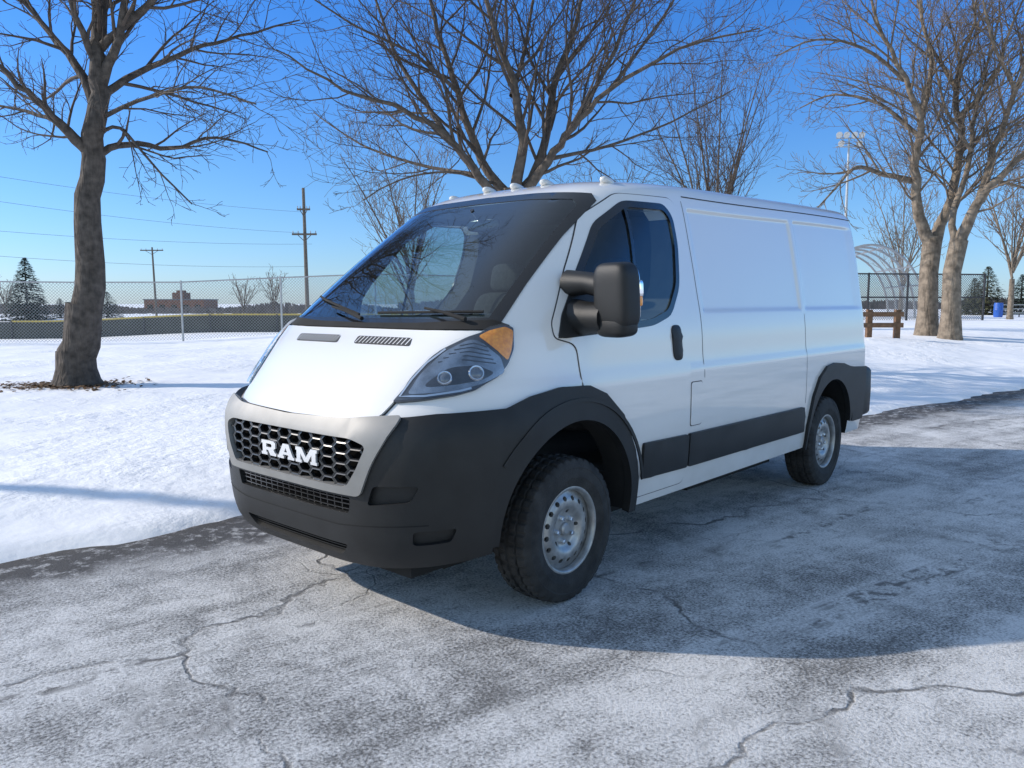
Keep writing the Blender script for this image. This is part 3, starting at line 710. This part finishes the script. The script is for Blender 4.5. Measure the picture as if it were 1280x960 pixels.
for X in(0,-3.45):
    for s in(1,-1):
        if first is None:
            w=ri.build('wheel',M['steel'],van,ang=50); t=ty.build('tyre',M['rubber'],w,ang=30); b=br.build('brake_disc',M['dark'],w); h=hu.build('hub',M['galv'],w); l=[lu.build('lug_nut',M['chrome'],w,ang=20)]
            first=(w,t,b,h,l[0]); W=w
        else:
            W=first[0].copy(); C.objects.link(W); W.parent=van
            for o in first[1:4]:
                c=o.copy(); C.objects.link(c); c.parent=W
        W.location=(X,s*.89,.368); W.rotation_euler=(0,.3 if X else .1,0 if s==1 else PI)
        for i in range(5):
            if W is first[0] and i==0: o=first[4]
            else: o=first[4].copy(); C.objects.link(o); o.parent=W
            a=2*PI*i/5; o.location=(.062*math.cos(a),.060,.062*math.sin(a))
# ------------------------------------------------------------------ trees
def rv(rng): return Vector((rng.gauss(0,1),rng.gauss(0,1),rng.gauss(0,1)))
class Tree:
    def __init__(s,seed,minr=.006,trop=.05,dens=1.0,maxlev=3,wig=.16):
        s.rng=random.Random(seed); s.tr=MB(); s.cr=MB(); s.minr=minr; s.trop=trop; s.dens=dens; s.maxlev=maxlev; s.wig=wig
    def branch(s,p,d,L,r,lev):
        rng=s.rng; n=max(3,min(7,int(L/.28)+2)); st=L/n; pts=[p.copy()]; rad=[max(s.minr,r)]; d=d.normalized(); ds=[d]
        for i in range(n):
            d=(d+rv(rng)*s.wig*(.6+.2*lev)+Vector((0,0,s.trop))).normalized(); p=p+d*st; pts.append(p.copy()); ds.append(d); rad.append(max(s.minr*.75,r*(1-.78*(i+1)/n)))
        s.cr.tube(pts,rad,5 if r>.03 else (4 if r>.012 else 3),False)
        s.kids(pts,ds,rad,L,lev)
    def kids(s,pts,ds,rad,L,lev,t0=.18):
        if lev>=s.maxlev: return
        rng=s.rng; gap=[.30,.21,.15,.15][lev]/s.dens; k=max(2,int(L/gap)); n=len(pts)-1; ph=rng.random()*6.28
        for c in range(k):
            t=t0+(1-t0)*(c+rng.random())/k; f=t*n; i=min(n-1,int(f)); p=pts[i].lerp(pts[i+1],f-i); d=ds[min(i+1,len(ds)-1)]; r=rad[i]+(rad[i+1]-rad[i])*(f-i)
            o=d.orthogonal().normalized(); ph+=2.4+rng.gauss(0,.4); o=Matrix.Rotation(ph,3,d)@o
            a=math.radians(rng.uniform(25,52)); nd=d*math.cos(a)+o*math.sin(a)
            cl=[L*.46,L*.52,L*.55,L*.5][lev]*rng.uniform(.5,1.2)*(1.15-.5*t)
            cl=min(cl,[3.0,1.5,.8,.4][lev])
            s.branch(p,nd,max(.12,cl),min(r*.55,[.036,.017,.009,.008][lev]),lev+1)
    def limb(s,pts,r0,r1,t0=.2,lev=0,sides=9,crown=True):
        P=[Vector(p) for p in pts]; out=[];n=len(P)
        for i in range(n-1):
            a=P[max(0,i-1)];b=P[i];c=P[i+1];d=P[min(n-1,i+2)]
            for k in range(4):
                t=k/4; out.append(.5*((2*b)+(c-a)*t+(2*a-5*b+4*c-d)*t*t+(3*b-a-3*c+d)*t**3))
        out.append(P[-1]); m=len(out)-1
        out=[p+(rv(s.rng)*(r0*.14) if 0<i<m else Vector()) for i,p in enumerate(out)]
        rad=[r0+(r1-r0)*(i/m)**.7 for i in range(m+1)]
        s.tr.tube(out,rad,sides,False)
        ds=[(out[min(i+1,m)]-out[max(i-1,0)]).normalized() for i in range(m+1)]
        if crown: s.kids(out,ds,rad,sum((out[i+1]-out[i]).length for i in range(m)),lev,t0)
        return out
    def build(s,name,label,cat,loc,bm,tm,group=None):
        e=empty(name,loc,label,cat,0,group); L=Vector(loc)
        s.tr.V=[v-L for v in s.tr.V]; s.cr.V=[v-L for v in s.cr.V]
        if s.tr.V: s.tr.build('trunk',bm,e,ang=180)
        s.cr.build('crown',tm,e,ang=180); return e
def lim(D,uv,dd=0):
    k=len(uv)-1; return [at(u,v,D+dd*i/k) for i,(u,v) in enumerate(uv)]
# left tree
D=13.4; T=Tree(3,.0052,.03,1.05)
base=at(97,486,D); base.z=terr(base.x,base.y)
tp=[at(102,430,D),at(109,330,D),at(116,220,D),at(121,150,D),at(125,80,D),at(127,0,D),at(126,-90,D),at(130,-180,D),at(136,-300,D)]
T.tr.tube([base+Vector((0,0,z)) for z in(-.1,.03,.12,.3,.6)],[.50,.43,.37,.32,.305],14,False)
T.limb(tp,.285,.04,.55,0,14)
T.tr.tube([base+Vector((0,0,.5)),at(102,430,D),at(105,380,D)],[.31,.295,.285],14,False)
for uv,r,dd in([(118,195),(85,165),(45,125),(0,85),(-70,40)],.12,-1.2),([(122,165),(104,95),(62,40),(20,-15),(-20,-80)],.11,.8),([(120,192),(160,180),(215,185),(270,172),(335,190)],.075,.6),([(124,120),(172,92),(240,62),(300,45),(375,25)],.08,1.2),([(125,110),(148,45),(163,-30),(175,-110),(190,-220)],.10,-.6),([(114,190),(70,152),(20,136),(-50,120)],.065,1),([(124,90),(95,20),(70,-60),(40,-170)],.08,-1),([(126,60),(180,10),(240,-40),(300,-100),(350,-190)],.08,-.8),([(122,150),(190,120),(250,110),(320,130)],.045,-1.4),([(120,170),(150,160),(190,205),(240,255)],.04,-.5),([(126,20),(160,-50),(220,-140),(270,-260)],.08,1.0):
    T.limb(lim(D,uv,dd),r,.012,.15,0,8)
T.build('bare_tree','thick dark-trunked bare tree standing alone in the snow at left','tree',base,M['bark'],M['twig'])
# centre tree behind the van
D=15.5; T=Tree(11,.0050,.07,.88)
base=at(648,470,D); base.z=terr(base.x,base.y)
T.tr.tube([base+Vector((0,0,-.1)),base+Vector((0,0,.2)),at(642,330,D),at(642,262,D),at(642,236,D)],[.42,.33,.28,.30,.22],12,False)
for uv,r,dd in([(636,262),(600,222),(560,172),(505,138),(430,112),(345,62)],.115,-1.5),([(640,255),(602,200),(572,115),(548,40),(530,-60),(520,-200)],.115,.8),([(642,250),(652,180),(640,100),(612,20),(590,-80),(580,-240)],.13,-.5),([(646,255),(685,202),(716,160),(762,112),(850,62),(950,35)],.115,-1),([(646,250),(680,185),(692,110),(720,30),(742,-70),(770,-220)],.115,1),([(690,198),(760,182),(840,152),(920,110)],.045,1.5),([(600,220),(520,205),(450,180),(392,140)],.045,1.8),([(716,160),(770,60),(800,-20),(840,-140)],.06,.6),([(560,172),(500,80),(470,0),(430,-120)],.06,.5),([(640,120),(660,40),(680,-100)],.06,1.2),([(572,115),(520,70),(440,30),(380,-10)],.045,-1),([(762,112),(830,20),(890,-80)],.045,1),([(620,230),(560,215),(500,225),(455,250)],.03,-1):
    T.limb(lim(D,uv,dd),r,.011,.12,0,8)
T.build('bare_tree','wide vase-shaped bare tree with several stems rising behind the van cab','tree',base,M['bark_mid'],M['twig'])
# right pair
D=24; T=Tree(21,.0072,.04,.85)
base=at(1158,421,D); base.z=terr(base.x,base.y)
T.tr.tube([base+Vector((0,0,-.2)),base+Vector((0,0,.1)),base+Vector((0,0,.7)),at(1161,340,D),at(1166,296,D)],[.43,.35,.29,.265,.275],12,False)
for uv,r,dd in([(1163,305),(1149,270),(1144,210),(1150,150),(1122,80),(1092,10),(1080,-60)],.21,-1),([(1168,305),(1188,250),(1201,180),(1195,100),(1215,30),(1232,-60)],.20,.5),([(1146,228),(1105,218),(1070,209),(1046,235),(1018,264)],.105,-1.5),([(1148,170),(1100,130),(1045,118),(1000,135)],.08,1),([(1130,100),(1080,60),(1020,50),(970,70)],.07,-1),([(1150,150),(1165,80),(1150,10),(1160,-60)],.11,.8),([(1198,150),(1240,100),(1262,40),(1290,-30)],.10,-1),([(1196,110),(1160,50),(1140,-30)],.085,1),([(1201,190),(1235,165),(1270,150),(1310,120)],.07,1):
    T.limb(lim(D,uv,dd),r,.016,.15,0,9)
T.build('bare_tree','tall tan-barked bare tree on the right, left trunk of the close pair','tree',base,M['bark_tan'],M['twig_tan'])
D=23; T=Tree(22,.0072,.04,.85)
base=at(1187,425,D); base.z=terr(base.x,base.y)
T.tr.tube([base+Vector((0,0,-.2)),base+Vector((0,0,.1)),base+Vector((0,0,.7)),at(1190,340,D),at(1199,300,D)],[.40,.33,.27,.245,.245],12,False)
for uv,r,dd in([(1197,308),(1222,255),(1258,212),(1300,172),(1350,120)],.20,-1),([(1196,310),(1190,270),(1212,200),(1222,120),(1245,40),(1250,-50)],.13,1),([(1225,252),(1242,185),(1272,110),(1288,40),(1300,-30)],.14,.5),([(1242,225),(1280,235),(1320,250)],.06,-1),([(1215,190),(1180,130),(1165,60)],.065,1),([(1270,115),(1240,50),(1225,-20)],.07,-.6):
    T.limb(lim(D,uv,dd),r,.016,.15,0,9)
T.build('bare_tree','tan-barked bare tree leaning right, right trunk of the close pair','tree',base,M['bark_tan'],M['twig_tan'])
def auto(seed,u,v,D,h,spread,stems,name,label,bm,tm,minr,dens=.8,trop=.12,r=.16,grp=None,maxlev=3):
    T=Tree(seed,minr,trop,dens,maxlev); b=at(u,v,D); b.z=terr(b.x,b.y); rng=T.rng
    T.tr.tube([b+Vector((0,0,-.2)),b+Vector((0,0,.3)),b+Vector((0,0,h*.22))],[r*1.5,r*1.1,r*.9],8,False)
    for i in range(stems):
        a=2*PI*i/stems+rng.random(); sp=spread*rng.uniform(.35,1); hh=h*rng.uniform(.75,1.0); f0=b+Vector((0,0,h*rng.uniform(.12,.3)))
        e=Vector((math.cos(a)*sp,math.sin(a)*sp,0)); P=[f0,f0+e*.25+Vector((0,0,(hh-h*.2)*.3)),f0+e*.6+Vector((0,0,(hh-h*.2)*.65)),f0+e+Vector((0,0,hh-h*.2))]
        T.limb(P,r*.5,minr*1.5,.15,0,6)
    return T.build(name,label,'tree',b,bm,tm,grp)
auto(31,890,425,30,9.8,2.9,9,'bare_tree','slender upright bare tree with fine twigs showing above the van roof',M['bark_mid'],M['twig'],.0072,.55)
auto(32,515,425,36,8.0,3.2,9,'bare_tree','reddish twiggy bare tree seen beyond the windscreen, left of the centre tree',M['bark_mid'],M['twig_tan'],.009,.55)
auto(33,1125,400,58,9.5,3.5,7,'bare_tree','pale bare tree far behind the batting cage',M['bark_tan'],M['twig_tan'],.014,.42)
auto(34,1262,400,48,11,4,8,'bare_tree','pale bare tree at the right edge behind the trunk pair',M['bark_tan'],M['twig_tan'],.012,.45)
auto(35,740,420,42,8,3,7,'bare_tree','small bare tree peeping over the middle of the cab roof',M['bark_mid'],M['twig'],.011,.42)
for i,(u,D,h,lb) in enumerate(((305,95,4.6,'small round bare tree beyond the ball field, right of the brick building'),(343,95,5.2,'taller round bare tree beyond the ball field beside the near utility pole'),(8,110,5,'bare tree at the far left edge beyond the fence'))):
    auto(40+i,u,398,D,h,1.9,9,'bare_tree',lb,M['bark_mid'],M['twig_tan'],.022,.5,r=.12,maxlev=2)
def conifer(seed,u,v,D,h,w,label,mat,ragged=.25):
    rng=random.Random(seed); b=at(u,v,D); b.z=terr(b.x,b.y)-.3
    e=empty('conifer_tree',b,label,'tree'); mb=MB(); mb.tube([(0,0,0),(0,0,h*.95)],[.14,.03],6); mb.build('trunk',M['bark'],e)
    mb=MB()
    for i in range(3000):
        t=rng.random()**1.25; z=h*(.04+.96*t); R=w/2*(1-t)**.8*(1+rng.uniform(-ragged,ragged)*(.6+.4*math.sin(t*40)))+.06; a=rng.random()*6.28; rr=R*rng.random()**.45
        p=Vector((rr*math.cos(a),rr*math.sin(a),z)); s=.085*h*rng.uniform(.5,1.1)*(1-.6*t); o=Vector((math.cos(a),math.sin(a),rng.uniform(-.5,.1)))*s; sd=Vector((-math.sin(a),math.cos(a),rng.uniform(-.3,.3)))*s*.45
        mb.add([p-sd,p+sd,p+o],[[0,1,2]])
    mb.build('crown',mat,e,smooth=False)
conifer(1,35,400,88,7.2,4.8,'dark spruce at far left beyond the chain link fence',M['conifer'])
conifer(2,135,398,95,3.4,3.6,'low dark evergreen just right of the left tree trunk',M['conifer'],.35)
conifer(3,76,398,95,2.6,2.4,'small dark evergreen just left of the left tree trunk',M['conifer'],.3)
conifer(4,1232,398,66,4.3,3.4,'olive evergreen right of the pair of tan trunks',M['oliv'],.4)
conifer(5,1216,398,68,3.4,2.4,'smaller olive evergreen touching the right fence',M['oliv'],.4)
conifer(6,1275,396,70,3.8,2.6,'dark evergreen at the right edge of the frame',M['conifer'],.4)
# leaf litter
rng=random.Random(5); mb=MB(); tb=at(97,486,13.4)
for i in range(900):
    a=rng.random()*6.28; r=abs(rng.gauss(0,.36))+.25; x=tb.x+r*1.25*math.cos(a)-.1;y=tb.y+r*math.sin(a)-.1; z=terr(x,y)+.012+rng.random()*.02; s=rng.uniform(.03,.06); t=rng.random()*6.28
    d=Vector((math.cos(t),math.sin(t),rng.uniform(-.4,.4)))*s; e=Vector((-math.sin(t),math.cos(t),rng.uniform(-.3,.3)))*s*.6; p=Vector((x,y,z)); mb.add([p-d,p-e,p+d,p+e],[[0,1,2,3]])
tag(mb.build('leaf_litter',M['leaf'],smooth=False),'brown fallen leaves around the left tree base','leaves',kind='stuff')
# ------------------------------------------------------------------ fences
def chain(name,label,A,B,h,step,mat,postmat,pr,rails=(1.0,)):
    A=Vector(A);B=Vector(B); d=(B-A); L=d.length; n=int(L/step)
    z0=terr(A.x,A.y); e=empty(name,(A.x,A.y,z0),label,'fence',math.atan2(d.y,d.x))
    gz=lambda x: terr(A.x+d.x/L*x,A.y+d.y/L*x)-z0
    V=[];F=[]
    for i in range(n+1):
        x=L*i/n; V+=[(x,.03,gz(x)+.03),(x,.03,gz(x)+h)]
        if i: k=len(V); F.append([k-4,k-2,k-1,k-3])
        mb=MB(); mb.tube([(x,0,gz(x)-.3),(x,0,gz(x)+h+.06)],pr,8); mb.build('post',postmat,e)
    mkobj('mesh',V,F,mat,e)
    for r in rails:
        mb=MB(); mb.tube([(L*i/n,0,gz(L*i/n)+h*r) for i in range(n+1)],pr*.7,6); mb.build('rail',postmat,e)
chain('chain_link_fence','long grey chain link fence across the snow field at left',(-22,26.2),(1.5,32.0),2.12,3.05,M['link'],M['galv'],.035)
chain('chain_link_fence','dark chain link ball field fence behind the right tree trunks',(17.5,44),(27,45.5),2.6,2.0,M['linkd'],M['darksteel'],.06,(1.0,.5))
A=Vector((-62,48));B=Vector((4,47)); e=empty('outfield_fence',(A.x,A.y,0),'low dark outfield fence with a yellow cap beyond the chain link','fence')
V=[];F=[]
for i in range(34):
    p=A.lerp(B,i/33)-A; z=terr(A.x+p.x,A.y+p.y); V+=[(p.x,p.y,z-.2),(p.x,p.y,z+1.02)]
    if i: k=len(V);F.append([k-4,k-2,k-1,k-3])
mkobj('cloth_panel',V,F,M['wallg'],e)
mb=MB(); mb.tube([(V[2*i+1][0],V[2*i+1][1],V[2*i+1][2]+.03) for i in range(16,34)],.055,6); mb.build('top_cap',M['yellow'],e)
for i in range(0,34,2):
    mb=MB(); mb.tube([(V[2*i][0],V[2*i][1]-.05,V[2*i][2]),(V[2*i][0],V[2*i][1]-.05,V[2*i+1][2]+.05)],.05,6); mb.build('post',M['darksteel'],e)
# far brush line
rng=random.Random(8); mb=MB()
for i in range(9000):
    u=rng.uniform(-250,1500); D=rng.uniform(130,170); x=(u-640)/FPX*D; env=.6+.4*math.sin(u*.021)+.3*math.sin(u*.057+1); hgt=max(.5,rng.uniform(.9,1.9)*(.8+.5*env)); z=-.8 if u<500 else .3; lean=rng.gauss(0,.35); w=rng.uniform(.12,.4)
    mb.add([(x-w,D,z),(x+w,D+.3,z),(x+w*.5+lean,D,z+hgt*.9),(x-w*.5+lean,D,z+hgt)],[[0,1,2,3]])
tag(mb.build('distant_brush',M['brush'],smooth=False),'low grey brown line of brush along the horizon','brush',kind='stuff')
# brick building
b=at(228,398,150); b.z=-.8
e=empty('brick_building',b,'flat brown brick building with a raised middle block beyond the field','building')
mb=MB(); mb.box((0,0,1.4),(11,7,3.0)); mb.build('wall',M['brick'],e,smooth=False)
mb=MB(); mb.box((.2,-.5,3.6),(2.2,3,1.4)); mb.box((.2,-.5,4.5),(1.2,1.6,.45)); mb.build('raised_block',M['brick'],e,smooth=False)
mb=MB(); mb.box((0,0,2.99),(11.3,7.4,.2)); mb.build('roof',M['roofg'],e,smooth=False)
for i in range(5):
    mb=MB(); mb.box((-4.4+2.2*i,-3.52,1.6),(1.0,.06,.9)); mb.build('window',M['gloss'],e,smooth=False)
mb=MB(); mb.tube([(.2,-.5,4.7),(.2,-.5,6.2)],.10,8); mb.build('vent_pipe',M['darksteel'],e)
def pole(base,t,arms,label,r=.15):
    b=base; hgt=t.z-b.z
    e=empty('utility_pole',b,label,'utility pole'); mb=MB(); mb.tube([(0,0,-.5),(t.x-b.x,0,hgt)],[r,r*.65],10); mb.build('pole',M['polewood'],e)
    for zz,w in arms:
        z=zz-b.z; f=z/hgt; x=(t.x-b.x)*f
        mb=MB(); mb.box((x,-.15,z),(w,.12,.14)); mb.tube([(x-w*.3,-.15,z),(x,-.1,z-.55)],.03,5); mb.tube([(x+w*.3,-.15,z),(x,-.1,z-.55)],.03,5); mb.build('crossarm',M['polewood'],e)
        for k in(-.46,-.25,.25,.46):
            mb=MB(); mb.tube([(x+w*k,-.15,z+.07),(x+w*k,-.15,z+.26)],[.05,.035],6); mb.build('insulator',M['galv'],e)
    return e
def gp(u,v,D):
    b=at(u,v,D); b.z=terr(b.x,b.y); return b
pole(gp(385,398,62),at(379,235,62),[(at(385,293,62).z,1.9),(at(385,262,62).z,1.0)],'tall near utility pole with crossarm just left of the van',.17)
pole(gp(196,398,105),at(190,309,105),[(at(196,313,105).z,3.0)],'smaller distant utility pole above the brick building',.16)
bb=Vector((-17.6,7.0,terr(-17.6,7.0))); pole(bb,bb+Vector((0,0,8.3)),[],'added plain pole out of view at left, put there to cast a shadow across the snow',.17)  # unseen pole added in place of off-frame trees, for its shadow stripe
for i,(a,b_,lb) in enumerate((((-80,208,42),(379,265,62),'uppermost'),((-80,240,42),(375,291,62),'second from top'),((-80,282,42),(390,305,62),'third from top'),((-80,314,42),(382,333,62),'lowest'))):
    P=at(*a);Q2=at(*b_); pts=[]
    for k in range(25):
        t=k/24; p=P.lerp(Q2,t); p.z-=1.2*t*(1-t); pts.append(p)
    mb=MB(); mb.tube(pts,.012,4); tag(mb.build('power_line',M['wire']),lb+' of the four wires reaching the near utility pole from the left','wire','wires at left')
# stadium light
b=at(1052,398,72); b.z=.4; top=at(1052,172,72).z-b.z
e=empty('floodlight_pole',b,'tall slim steel pole with a cluster of floodlights above the van tail','light pole')
mb=MB(); mb.tube([(0,0,-.5),(0,0,top)],[.16,.09],10); mb.build('pole',M['galv'],e)
for zz,xs_ in((0,(-1.0,-.35,.35,1.0)),(-.75,(-.8,.8))):
    mb=MB(); mb.box((0,0,top+zz-.05),(2.3,.09,.09)); mb.build('crossarm',M['galv'],e)
    for x in xs_:
        mb=MB(); mb.lathe([(.01,.2),(.12,.18),(.28,-.12),(.29,-.18),(.01,-.16)],14); mb.V=[Matrix.Rotation(.5,3,'X')@v+Vector((x,-.15,top+zz+.25)) for v in mb.V]; mb.build('floodlight',M['lens'],e)
b=at(1085,400,50); b.z=terr(b.x,b.y)
e=empty('arched_cage_frame',b,'pale arched tube frame of a batting cage behind the van tail','cage')
for k in range(5):
    mb=MB(); mb.tube([(3.6*math.cos(t)+k*.45,k*2.2,4.6*math.sin(t)) for t in [PI*i/24 for i in range(25)]],.07,6); mb.build('arch',M['galv'],e)
for t in(.15,.25,.42,.6,.78):
    mb=MB(); mb.tube([(3.6*math.cos(t*PI)+k*.45,k*2.2,4.6*math.sin(t*PI)) for k in range(5)],.05,6); mb.build('rail',M['galv'],e)
V=[];F=[]
for k in range(5):
    for i in range(25):
        t=PI*i/24; V.append((3.57*math.cos(t)+k*.45,k*2.2,4.56*math.sin(t)))
for k in range(4):
    for i in range(24): F.append([k*25+i,k*25+i+1,(k+1)*25+i+1,(k+1)*25+i])
mkobj('netting',V,F,M['linky'],e)
b=at(1120,430,22); b.z=terr(b.x,b.y); e=empty('wooden_barrier',b,'short brown timber rail barrier on the snow beside the van tail','barrier')
for x in(-.78,0):
    mb=MB(); mb.box((x,0,.34),(.14,.14,.9)); mb.build('post',M['wood'],e,smooth=False)
for z in(.66,.36):
    mb=MB(); mb.box((-.45,-.10,z),(1.15,.05,.13)); mb.build('rail',M['wood'],e,smooth=False)
b=at(1247,402,55); b.z=terr(b.x,b.y); e=empty('blue_barrel',b,'small bright blue barrel far off at the right edge','barrel')
mb=MB(); mb.lathe([(.01,0),(.26,0),(.29,.12),(.29,.45),(.31,.5),(.29,.55),(.29,.9),(.26,1.0),(.01,1.0)],20); mb.V=[Vector((v.x,v.z,v.y)) for v in mb.V]; mb.build('drum',M['blue'],e)
b=at(1268,402,55); b.z=terr(b.x,b.y); e=empty('bleacher',b,'low grey bleacher bench beside the blue barrel','bleacher')
for k in range(3):
    mb=MB(); mb.box((.2,k*.5,.3+k*.28),(1.9,.28,.06)); mb.build('seat',M['galv'],e,smooth=False)
for x in(-.6,1.0):
    mb=MB(); mb.tube([(x,-.1,.0),(x,-.1,.28)],.04,6); mb.tube([(x,1.1,0),(x,1.1,.84)],.04,6); mb.tube([(x,-.1,.26),(x,1.1,.82)],.03,6); mb.build('leg',M['darksteel'],e)
# ------------------------------------------------------------------ light, sky, camera
EL=math.radians(28); sx,sy=.996,-.09
sun=bpy.data.lights.new('Sun','SUN'); sun.energy=4.3; sun.angle=math.radians(.55); sun.color=(1,.91,.80)
so=bpy.data.objects.new('Sun',sun); C.objects.link(so)
so.rotation_euler=Vector((sx*math.cos(EL),sy*math.cos(EL),-math.sin(EL))).to_track_quat('-Z','Y').to_euler()
wd=bpy.data.worlds.new('World'); bpy.context.scene.world=wd; wd.use_nodes=True; nt=wd.node_tree
sk=nt.nodes.new('ShaderNodeTexSky'); sk.sky_type='NISHITA'; sk.sun_disc=False; sk.sun_elevation=EL; sk.sun_rotation=math.atan2(-sx,-sy); sk.air_density=1.0; sk.dust_density=.3; sk.ozone_density=2.2
tcw=nt.nodes.new('ShaderNodeTexCoord'); spw=nt.nodes.new('ShaderNodeSeparateXYZ'); nt.links.new(tcw.outputs['Generated'],spw.inputs[0])
rw=nt.nodes.new('ShaderNodeValToRGB'); nt.links.new(spw.outputs['Z'],rw.inputs[0]); cr=rw.color_ramp
cr.elements[0].position=0; cr.elements[0].color=(.58,.79,1.28,1); cr.elements[1].position=1; cr.elements[1].color=(3.6,2.6,1.8,1)
for p_,c_ in((.05,(.52,.76,1.18)),(.14,(.44,.74,1.13)),(.33,(.28,.72,1.34)),(.6,(.8,1.1,1.4)),(.78,(2.4,1.95,1.55))):
    el=cr.elements.new(p_); el.color=(*c_,1)
# added brightening of the sky half behind the camera, lifting the fill light
back_fill=nt.nodes.new('ShaderNodeMapRange'); back_fill.interpolation_type='SMOOTHSTEP'; back_fill.inputs['From Min'].default_value=.05; back_fill.inputs['From Max'].default_value=-.65; back_fill.inputs['To Max'].default_value=.85
nt.links.new(spw.outputs['Y'],back_fill.inputs['Value'])
mix_fill=nt.nodes.new('ShaderNodeMix'); mix_fill.data_type='RGBA'; mix_fill.clamp_result=False; nt.links.new(back_fill.outputs[0],mix_fill.inputs['Factor']); nt.links.new(rw.outputs[0],mix_fill.inputs['A']); mix_fill.inputs['B'].default_value=(1.75,1.62,1.45,1)
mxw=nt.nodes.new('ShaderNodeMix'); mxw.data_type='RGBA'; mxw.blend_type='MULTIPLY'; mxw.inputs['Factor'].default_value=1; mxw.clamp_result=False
nt.links.new(sk.outputs[0],mxw.inputs['A']); nt.links.new(mix_fill.outputs['Result'],mxw.inputs['B'])
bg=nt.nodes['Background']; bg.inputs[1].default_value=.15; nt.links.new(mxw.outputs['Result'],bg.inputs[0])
cam=bpy.data.cameras.new('Camera'); cam.sensor_width=36; cam.lens=36*FPX/1280; cam.clip_end=5000; cam.clip_start=.05
co=bpy.data.objects.new('Camera',cam); C.objects.link(co); co.location=(0,0,H); co.rotation_euler=(PI/2-PIT,0,0); bpy.context.scene.camera=co
sc=bpy.context.scene; sc.view_settings.view_transform='Standard'; sc.view_settings.look='None'; sc.view_settings.exposure=0
